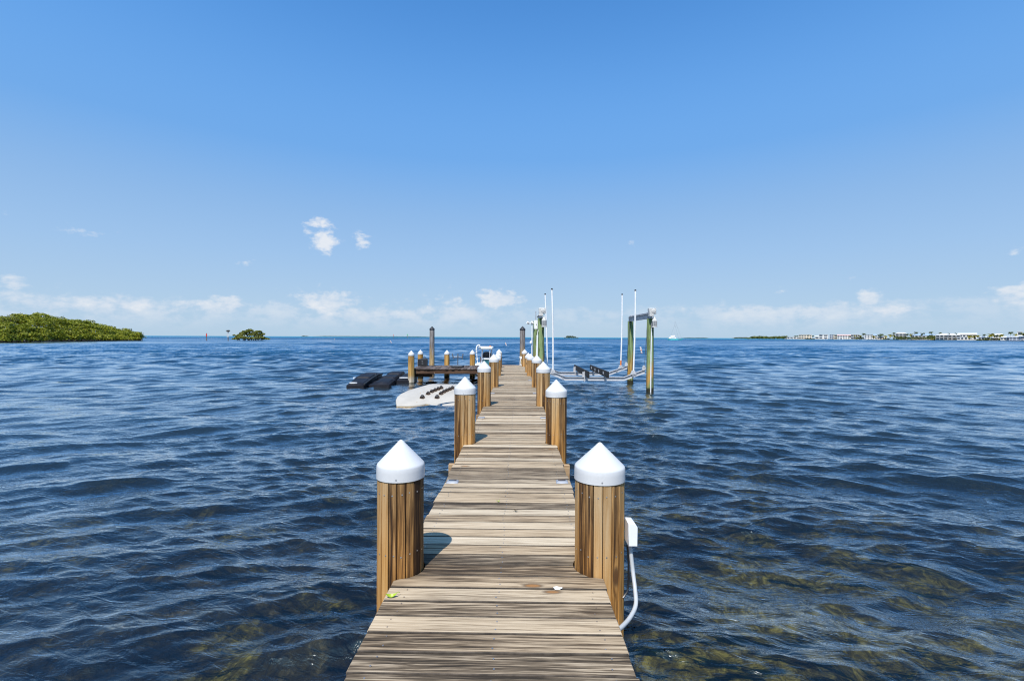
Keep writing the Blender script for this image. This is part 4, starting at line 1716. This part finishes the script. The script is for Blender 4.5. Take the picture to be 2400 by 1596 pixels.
def build_thicket():
    top = [(-260, 739), (-120, 741), (0, 738), (25, 736), (45, 735), (70, 735), (95, 732.5), (112, 732), (125, 737), (145, 744), (170, 747), (200, 749), (225, 755), (250, 763), (280, 768), (300, 771), (316, 776), (330, 783)]
    tx, ty = [q[0] for q in top], [q[1] for q in top]
    rnd = random.Random(9)
    blobs = []
    px = -260.0
    while px < 318:
        base_d = np.interp(px, [-260, 0, 338], [112, 139, 200])       # camera depth of the waterline
        for row, (back, hf) in enumerate(((0, .34), (2.2, .52), (5.5, .72), (10, .88), (15, 1.0), (20, .98))):
            q = px + rnd.uniform(-6, 6)
            if q > 322:
                continue
            dep = base_d + back + rnd.uniform(-1, 1)
            ht = (hor(q) - np.interp(q, tx, ty)) * base_d * 1.06 / F + CZ      # crown top height at that bearing
            h = max(1.6, ht * hf * rnd.uniform(.84, 1.04))
            rz = min(h * .5, rnd.uniform(1.0, 2.0))
            rxy = rnd.uniform(1.5, 2.7) * (.8 if row < 2 else 1)
            g = ground_dir(q) * dep * depth_scale(q)
            blobs.append((g.x, g.y, h - rz, rxy, rxy, rz))
            if row < 3:
                blobs.append((g.x + rnd.uniform(-1.4, 1.4), g.y + rnd.uniform(0, 1), max(.7, (h - rz) * .45), rxy * .95, rxy, max(.8, (h - rz) * .55)))
        px += rnd.uniform(9, 13)
    me = leaf_cloud(blobs, 430, .25, 31)
    me.materials.append(MAT['leaf_mangrove'])
    o = bpy.data.objects.new('mangrove_thicket', me)
    COL.objects.link(o)
    tag(o, 'dense bright green mangrove thicket on the left shore', 'mangroves', kind='stuff')
    b = MB()
    for q in np.linspace(-240, 325, 46):
        g = ground_dir(q) * (np.interp(q, [-260, 0, 338], [112, 139, 200]) + 1.5) * depth_scale(q)
        roots(b, g.x, g.y, 5, 1.6, 1.5, rnd)
    obj('root_tangle', b, 'root_wood', o)
    # mud bank below the thicket
    bm_ = MB()
    P = [ground_dir(q) * (np.interp(q, [-260, 0, 338], [112, 139, 200]) + .8) * depth_scale(q) for q in np.linspace(-270, 332, 20)]
    Q = [ground_dir(q) * (np.interp(q, [-260, 0, 338], [112, 139, 200]) + 34) * depth_scale(q) for q in np.linspace(-270, 332, 20)]
    n = len(P)
    vs = [(p.x, p.y, .12) for p in P] + [(p.x, p.y, .4) for p in Q] + [(p.x, p.y, -2.5) for p in P] + [(p.x, p.y, -2.5) for p in Q]
    fs = []
    for k in range(n - 1):
        fs += [(k, k + 1, n + k + 1, n + k), (2 * n + k, 2 * n + k + 1, k + 1, k)]
    bm_.add(vs, fs)
    tag(obj('mud_bank', bm_, 'root_wood'), 'low dark mud bank under the mangrove thicket', 'bank', kind='structure')


build_thicket()


def mangrove_tree(name, px, dep, blobs, label, stems, cat='tree', leafm='leaf_islet', npb=420, size=.24, seed=1):
    """blobs: (px offset metres, depth offset, z, rx, ry, rz)"""
    g = ground_dir(px) * dep * depth_scale(px)
    rz = -math.atan2(g.x, g.y)
    root = thing(name, label, cat, (g.x, g.y, 0), rz)
    if cat == 'islet':
        blobs = [(a, b_, c, d * 1.18, e * 1.15, f * 1.2) for a, b_, c, d, e, f in blobs]
    me = leaf_cloud(blobs, npb, size, seed)
    me.materials.append(MAT[leafm])
    obj('crown', me, None, root)
    rnd = random.Random(seed)
    b = MB()
    for (x0, y0, z0, rx, ry, rz_) in blobs:
        bx = x0 * .55 + rnd.uniform(-.5, .5)
        b.tube([(bx, y0 * .5, -.6), (bx + (x0 - bx) * .4, y0 * .7, z0 * .5), (x0, y0, z0 + rz_ * .3)], [.16, .11, .05], 6)
    obj('trunk', b, 'root_wood', root)
    b = MB()
    for x in stems:
        roots(b, x, rnd.uniform(-.5, .5), 7, 1.1, 1.3, rnd)
    obj('prop_roots', b, 'root_wood', root)
    return root


# thicket's own right hand tip, and a greyer tree on its skyline
mangrove_tree('mangrove_tree', 323, 196, [(-1.6, 0, 1.9, 1.9, 1.6, 1.3), (.2, 0, 2.3, 1.5, 1.4, 1.1), (1.4, .4, 1.5, 1.3, 1.2, .8), (-.4, -1, .9, 1.8, 1.3, .7), (.9, -.5, 3.0, .8, .8, .5)],
              'open mangrove tree leaning out at the right tip of the thicket', (-1, 0, .8), leafm='leaf_mangrove', seed=3)
mangrove_tree('mangrove_tree', 19, 151, [(-1.2, 0, 7.2, 1.5, 1.3, .9), (.5, 0, 7.9, 1.3, 1.3, .7), (1.6, 0, 7.0, 1.0, 1.0, .8), (0, 0, 6.0, 1.6, 1.2, .9)],
              'pale sparse mangrove tree rising over the left thicket skyline', (0,), npb=210, seed=6)
k_ = 1 / F * 232
mangrove_tree('mangrove_islet', 587, 232,
              [(-6.2, 0, .7, 1.3, 1.2, .5), (-4.6, 0, 1.6, 1.6, 1.5, 1.0), (-3.0, .3, 3.0, 1.5, 1.4, 1.0), (-1.7, 0, 4.0, 1.5, 1.4, .8), (-3.2, -.6, 1.2, 1.6, 1.3, .8),
               (-.2, .2, 4.6, 1.3, 1.3, .8), (0.2, 0, 2.6, 1.5, 1.3, .9), (-.9, -1, 1.0, 1.7, 1.3, .7), (1.9, .1, 3.0, 1.5, 1.4, 1.0), (3.4, 0, 4.0, 1.4, 1.3, .7), (3.6, 0, 2.4, 1.5, 1.3, .8),
               (1.8, -1, 1.0, 1.6, 1.2, .7), (5.0, 0, 3.0, 1.1, 1.0, .6), (4.8, -.4, 1.2, 1.5, 1.2, .7), (6.6, 0, .7, 1.5, 1.2, .5), (-6.9, 0, 2.4, .5, .5, .4)],
              'small isolated mangrove islet with open crowns and prop roots', (-5, -3, -1.5, 0, 1.5, 3.2, 5), cat='islet', npb=1300, size=.30, seed=8)


# ---------------------------------------------------------------- far islands
def far_island(name, px0, px1, dep, h, label, m='leaf_far', seed=0, kind='stuff'):
    rnd = random.Random(seed)
    blobs = []
    w = (px1 - px0) * dep / F
    n = max(4, int(w / (h * 1.6)))
    for k in range(n + 1):
        s = k / n
        q = px0 + (px1 - px0) * s
        e = min(1, min(s, 1 - s) * 7 + .35)
        hh = h * e * rnd.uniform(.75, 1.05)
        g = ground_dir(q) * dep * depth_scale(q)
        blobs.append((g.x, g.y, hh * .35, h * 1.4, h, hh * .65))
    me = leaf_cloud(blobs, 90 * 4 * 4 / (h * h), h * .22, seed)
    me.materials.append(MAT[m])
    o = bpy.data.objects.new(name, me)
    COL.objects.link(o)
    tag(o, label, 'island', kind=kind)
    return o


far_island('wooded_key', 1328, 1348, 1500, 6.8, 'tiny wooded key alone on the horizon right of the dock', seed=1)
far_island('wooded_key', 708, 722, 2600, 5.0, 'tiny far key on the horizon right of the islet', seed=2)
far_island('far_shore', 735, 1010, 3600, 4.6, 'thin far wooded shoreline behind the red and green markers', seed=3)
far_island('far_shore', 1600, 1660, 3600, 4.2, 'thin far shoreline behind the sailing boat', seed=4)
far_island('far_shore', 1720, 1775, 1900, 5.5, 'low dark wooded point left of the houses', seed=5)
far_island('mangrove_point', 1758, 1852, 1350, 8.5, 'olive mangrove point ending the row of houses', 'leaf_shore', seed=6)


# ---------------------------------------------------------------- far shore with houses
def shore_d(px):
    return 1 / np.interp(px, [1840, 2380, 2600], [1 / 1180, 1 / 610, 1 / 480])


def build_shore():
    b = MB()
    qs = np.linspace(1838, 2620, 40)
    P = [ground_dir(q) * (shore_d(q) - 4) * depth_scale(q) for q in qs]
    Q = [ground_dir(q) * (shore_d(q) + 90) * depth_scale(q) for q in qs]
    n = len(P)
    vs = [(p.x, p.y, -2) for p in P] + [(p.x, p.y, .9) for p in P] + [(p.x, p.y, 1.0) for p in Q] + [(p.x, p.y, -2) for p in Q]
    fs = []
    for k in range(n - 1):
        fs += [(k, k + 1, n + k + 1, n + k), (n + k, n + k + 1, 2 * n + k + 1, 2 * n + k), (2 * n + k, 2 * n + k + 1, 3 * n + k + 1, 3 * n + k)]
    b.add(vs, fs)
    tag(obj('shore_ground', b, 'sand_rock'), 'pale sand and rubble shore below the far houses', 'shore', kind='structure')


build_shore()

UNIT = MB().box(-.5, .5, -.5, .5, 0, 1).mesh('window')
UNIT.materials.append(MAT['pane_dark'])


def house(px0, px1, ytop, label, wallm='house_white', roofm='roof_white', roof='flat', floors=2, cols=4, back=0.0, ybase=None, posts=False, rooff=.22):
    px = (px0 + px1) / 2
    dep = shore_d(px) + back
    g = ground_dir(px) * dep * depth_scale(px)
    w = (px1 - px0) * dep / F / 1.0
    H = (hor(px) - ytop) * dep / F + CZ
    base = .9
    root = thing('house', label, 'house', (g.x, g.y, 0), -math.atan2(g.x, g.y), 'houses along the far shore')
    D = max(8.0, w * .55)
    rh = (H - base) * rooff if roof != 'flat' else .35
    wt = H - rh
    b = MB()
    b.box(-w / 2, w / 2, 0, D, base - .5, wt)
    obj('wall', b, wallm, root)
    b = MB()
    if roof == 'flat':
        b.box(-w / 2 - .4, w / 2 + .4, -.5, D + .4, wt + .003, H)
    elif roof == 'gable':
        o_ = .6
        b.add([(-w / 2 - o_, -o_, wt), (w / 2 + o_, -o_, wt), (w / 2 + o_, D + o_, wt), (-w / 2 - o_, D + o_, wt), (-w / 2 - o_, D / 2, H), (w / 2 + o_, D / 2, H)],
              [(0, 1, 5, 4), (1, 2, 5), (2, 3, 4, 5), (3, 0, 4), (3, 2, 1, 0)])
    else:
        o_ = .7
        i = min(w * .3, D * .45)
        b.add([(-w / 2 - o_, -o_, wt), (w / 2 + o_, -o_, wt), (w / 2 + o_, D + o_, wt), (-w / 2 - o_, D + o_, wt), (-w / 2 + i, D / 2, H), (w / 2 - i, D / 2, H)],
              [(0, 1, 5, 4), (1, 2, 5), (2, 3, 4, 5), (3, 0, 4), (3, 2, 1, 0)])
    obj('roof', b, roofm, root)
    fh = (wt - base) / floors
    for f in range(floors):
        for c in range(cols):
            cx = -w / 2 + w * (c + .5) / cols
            ww = w / cols * random.uniform(.5, .72)
            obj('window', UNIT, None, root, (cx, -.02, base + f * fh + fh * .24), None, (ww, .16, fh * random.uniform(.45, .58)))
    if posts:
        for f in range(1, floors + 1):
            b = MB()
            b.box(-w / 2, w / 2, -2.2, -.12, base + f * fh - .45, base + f * fh - .15)
            obj('balcony', b, wallm, root)
        for c in range(cols + 1):
            x = -w / 2 + .2 + (w - .4) * c / cols
            b = MB()
            b.box(x - .18, x + .18, -2.15, -1.8, base, wt - .2)
            obj('column', b, wallm, root)
    return root


house(1874, 1900, 784.2, 'leftmost far house, cream with tall dark openings', 'house_cream', 'roof_white', 'flat', 2, 5)
house(1846, 1872, 789.6, 'low white building at the left end of the far shore', 'house_white', 'roof_white', 'flat', 1, 4)
house(1910.5, 1919.5, 787.0, 'small white arched-front far house left of the two tone one', 'house_white', 'roof_white', 'gable', 1, 1)
house(1920, 1939, 783.6, 'boxy white far house with wide dark upper windows', 'house_white', 'roof_white', 'flat', 2, 2)
house(1945, 1954, 784.1, 'narrow blue grey glazed far house', 'house_grey', 'roof_white', 'flat', 3, 2)
house(1954.5, 1964, 784.4, 'narrow cream far house joined to the blue grey one', 'house_cream', 'roof_tan', 'flat', 2, 1)
house(1965.5, 1995, 784.0, 'long white far house with pink roof', 'house_white', 'roof_pink', 'gable', 2, 6)
house(1996, 2013, 783.8, 'white far house with open balconies right of the pink roof', 'house_white', 'roof_white', 'flat', 2, 4, posts=True)
house(2027, 2044, 784.2, 'tall white three storey far house with blue grey windows', 'house_white', 'roof_white', 'flat', 3, 3)
house(2045.5, 2055, 783.0, 'white far house upper storey between palms', 'house_white', 'roof_blue', 'hip', 2, 2, back=12)
house(2058, 2076, 788.5, 'low cream far house behind yellow palms', 'house_cream', 'roof_tan', 'hip', 1, 4)
house(2101, 2122, 779.0, 'tallest white far house with balconies beside the green hedge', 'house_white', 'roof_white', 'hip', 3, 3, posts=True, rooff=.16)
house(2142, 2190, 782.2, 'wide low far house with white and blue roof above the hedge', 'house_white', 'roof_blue', 'hip', 2, 7, back=25, rooff=.3)
house(2200, 2243, 781.4, 'large white two storey far house with columns and balconies', 'house_white', 'roof_white', 'hip', 2, 6, posts=True, rooff=.26)
house(2246, 2282, 780.4, 'long white roofed far house behind the colonnaded one', 'house_white', 'roof_white', 'gable', 2, 6, back=35)
house(2247, 2272, 789.5, 'low white garage building right of the colonnaded house', 'house_white', 'roof_white', 'flat', 1, 4)
house(2297, 2316, 788.6, 'low white far house between the yellow palms', 'house_white', 'roof_white', 'hip', 1, 4)
house(2330, 2345, 782.0, 'white roofed far house peeking over the big palms', 'house_white', 'roof_white', 'gable', 2, 3, back=40)
house(2350, 2375, 788.0, 'low white hip roofed far house near the right edge', 'house_white', 'roof_white', 'hip', 1, 5, rooff=.35)
house(2375.5, 2425, 787.4, 'white and grey far house at the right edge of the shore', 'house_grey', 'roof_white', 'hip', 2, 8, rooff=.25)
house(2386, 2395, 776.6, 'small white tower of a far house at the right edge', 'house_white', 'roof_white', 'flat', 2, 1, back=45)


def palm_meshes(seed, leafm):
    rnd = random.Random(seed)
    b = MB()
    for k in range(20):
        a = 2 * math.pi * k / 20 + rnd.uniform(-.2, .2)
        e0 = rnd.uniform(-.35, 1.15)
        L = rnd.uniform(.85, 1.1)
        pts = []
        p = Vector((0, 0, 0))
        e = e0
        for s in range(7):
            pts.append(p.copy())
            p = p + Vector((math.cos(a) * math.cos(e), math.sin(a) * math.cos(e), math.sin(e))) * L / 6
            e -= .30
        side = Vector((-math.sin(a), math.cos(a), 0))
        for s in range(6):
            w0, w1 = [.26 * math.sin(math.pi * (q / 6 * .9 + .08)) for q in (s, s + 1)]
            for sg in (-1, 1):
                q0, q1 = pts[s], pts[s + 1]
                dr = Vector((0, 0, -.45))
                b.add([q0, q1, q1 + (side * sg + dr) * w1, q0 + (side * sg + dr) * w0 * .8], [(0, 1, 2, 3)])
    crown = b.mesh('crown', smooth=False)
    crown.materials.append(MAT[leafm])
    t = MB()
    t.tube([(0, 0, -.1), (.02, 0, .3), (.05, .01, .65), (.06, .02, 1.0)], [.035, .026, .022, .022], 7)
    tr = t.mesh('trunk')
    tr.materials.append(MAT['trunk_palm'])
    return crown, tr


PALMS = {'y': palm_meshes(1, 'palm_yellow'), 'd': palm_meshes(2, 'palm_dark')}


def palm(px, ytop, kind, crown_px, label, back=-1.0):
    dep = shore_d(px) + back
    g = ground_dir(px) * dep * depth_scale(px)
    R_ = crown_px * dep / F
    H = (hor(px) - ytop) * dep / F + CZ - R_ * .45
    root = thing('palm_tree', label, 'palm tree', (g.x, g.y, .8), random.uniform(0, 6.3), 'palms along the far shore')
    c, t = PALMS[kind]
    h = max(1.2, H - .8)
    obj('trunk', t, None, root, None, None, (5.5, 5.5, h))
    obj('crown', c, None, root, (.33, .11, h), None, R_)


PL = [(1864, 786.5, 'd', 3.4, 'dark leaning palm at the left end of the far houses'), (1868.5, 786.2, 'd', 3.2, 'second dark palm at the left end of the far houses'),
      (1895, 785, 'd', 3, 'palm in front of the cream far house'), (1905, 786, 'd', 4, 'palm in the gap right of the cream far house'),
      (1925, 787, 'y', 6, 'broad palm before the boxy white house'), (1963, 787, 'd', 4, 'palm right of the narrow cream house'),
      (1994, 786.5, 'd', 5, 'palm between the pink roofed and balconied houses'), (2004, 785, 'y', 3.6, 'yellow palm before the balconied house'),
      (2024, 780.6, 'd', 6, 'tall dark palm left of the three storey house'), (2016, 785.5, 'y', 5, 'yellow palm beside the tall dark palm'),
      (2048, 787, 'y', 5.5, 'yellow palm right of the three storey house'), (2060, 784, 'd', 5, 'dark palm behind the low cream house'), (2066, 782, 'd', 6, 'tall dark palm over the low cream house'),
      (2076, 786, 'y', 5, 'small yellow palm at the end of the low cream house'), (2087, 783, 'y', 6.5, 'bright yellow palm left of the tallest house'), (2096, 784, 'y', 6.5, 'bright yellow palm touching the tallest house'),
      (2095, 779, 'd', 5, 'dark palm behind the tallest house'), (2126, 782, 'd', 5, 'dark palm just right of the tallest house'), (2135, 782, 'y', 6, 'yellow palm above the hedge'),
      (2146, 777.5, 'd', 6, 'tall dark palm above the left part of the hedge'), (2162, 780, 'd', 6.5, 'dark palm above the blue roofed house'), (2182, 777, 'd', 5.5, 'tallest dark palm right of the blue roof'),
      (2203, 779, 'd', 5, 'dark palm behind the colonnaded house'), (2224, 780.5, 'd', 3.4, 'small palm over the colonnaded roof'), (2241, 780.2, 'd', 4, 'palm over the right end of the colonnaded roof'),
      (2273, 785, 'y', 7, 'yellow palm right of the garage'), (2283, 785, 'y', 7, 'second yellow palm right of the garage'), (2293, 785, 'y', 6.5, 'third yellow palm right of the garage'),
      (2306, 783, 'd', 5, 'dark palm behind the low white house'), (2323, 781, 'y', 10, 'largest yellow green palm on the far shore'), (2335, 784, 'd', 7, 'dark palm beside the largest palm'),
      (2346, 783, 'y', 7, 'yellow palm left of the low hip roofed house'), (2369, 777, 'd', 6.5, 'tall dark palm above the hip roofed house'), (2381, 782, 'y', 6, 'yellow palm behind the right edge house'),
      (2398, 779, 'd', 8, 'dark bushy palm at the right edge')]
for q in PL:
    palm(*q)


def shrub(px0, px1, h_px, label, m, dback=-2.0, seed=0):
    px = (px0 + px1) / 2
    dep = shore_d(px) + dback
    g = ground_dir(px) * dep * depth_scale(px)
    root = thing('shore_shrub', label, 'shrubs', (g.x, g.y, 0), -math.atan2(g.x, g.y), 'green shrubs along the far shore')
    w = (px1 - px0) * dep / F
    h = h_px * dep / F
    rnd = random.Random(seed)
    n = max(2, int(w / (h * .6)))
    blobs = [(-w / 2 + w * (k + .5) / n, rnd.uniform(-.5, 1), h * .42, h * .7, h * .6, h * .58 * rnd.uniform(.8, 1.05)) for k in range(n)]
    me = leaf_cloud(blobs, 130 * 16 / (h * h) * .25 * 4, h * .11, seed)
    me.materials.append(MAT[m])
    obj('foliage', me, None, root)
    b = MB()
    for q in blobs:
        b.tube([(q[0], q[1], -.3), (q[0] + .2, q[1], h * .5)], [.2, .08], 5)
    obj('stem', b, 'root_wood', root)


shrub(2107, 2186, 8.4, 'long dark green hedge of mangroves below the blue roofed house', 'leaf_shore', seed=1)
shrub(2180, 2206, 12.5, 'taller green bush mass left of the colonnaded house', 'leaf_shore', 4, seed=2)
shrub(2243, 2268, 8.0, 'green bushes behind the garage', 'leaf_shore', 14, seed=3)
shrub(2184, 2203, 3.4, 'bright low green hedge before the colonnaded house', 'palm_yellow', -3, seed=4)
shrub(2292, 2312, 3.6, 'low dark shrubs on the rubble shore', 'leaf_shore', -3, seed=5)
shrub(2314, 2350, 7.0, 'dark shrubs under the largest palm', 'leaf_shore', 2, seed=6)
shrub(2072, 2083, 4.0, 'green shrubs left of the tallest house', 'leaf_shore', -2, seed=7)
shrub(2008, 2027, 6.5, 'green shrubs left of the three storey house', 'leaf_shore', 3, seed=8)
shrub(1890, 1918, 2.6, 'low green shrubs by the cream far house', 'leaf_shore', -1, seed=9)


def moored(px, L, label, hullm='gelcoat', topm='gelcoat'):
    dep = shore_d(px) - 9
    g = ground_dir(px) * dep * depth_scale(px)
    root = thing('moored_boat', label, 'boat', (g.x, g.y, 0), -math.atan2(g.x, g.y) + random.uniform(-.3, .3), 'boats moored along the far shore')
    b = MB()
    b.add([(-L / 2, -1.1, .9), (L * .3, -1.1, 1.0), (L / 2, 0, 1.3), (L * .3, 1.1, 1.0), (-L / 2, 1.1, .9), (-L / 2, -.8, -.3), (L * .28, -.7, -.3), (L * .42, 0, -.2), (L * .28, .7, -.3), (-L / 2, .8, -.3)],
          [(0, 1, 2, 3, 4), (9, 8, 7, 6, 5), (0, 5, 6, 1), (1, 6, 7, 2), (2, 7, 8, 3), (3, 8, 9, 4), (4, 9, 5, 0)])
    obj('hull', b, hullm, root)
    b = MB()
    b.box(-L * .22, L * .1, -.8, .8, 1.0, 1.7)
    obj('console', b.mesh('console', bevel=.1), 'pane_dark', root)
    b = MB()
    b.box(-L * .28, L * .14, -1.0, 1.0, 2.5, 2.7)
    for x in (-L * .22, L * .08):
        b.tube([(x, -.7, 1.0), (x, -.7, 2.55)], .06, 5)
    obj('top', b, topm, root)


moored(1858, 9, 'white boat moored before the low white building at the left')
moored(1936, 8, 'dark hulled boat moored before the boxy white house', 'house_grey')
moored(1972, 9, 'white boat moored before the pink roofed house')
moored(2026, 8, 'blue topped boat moored before the three storey house', 'gelcoat', 'tarp_blue')
moored(2373, 6, 'small boat under a bright blue cover near the right edge', 'tarp_blue', 'tarp_blue')
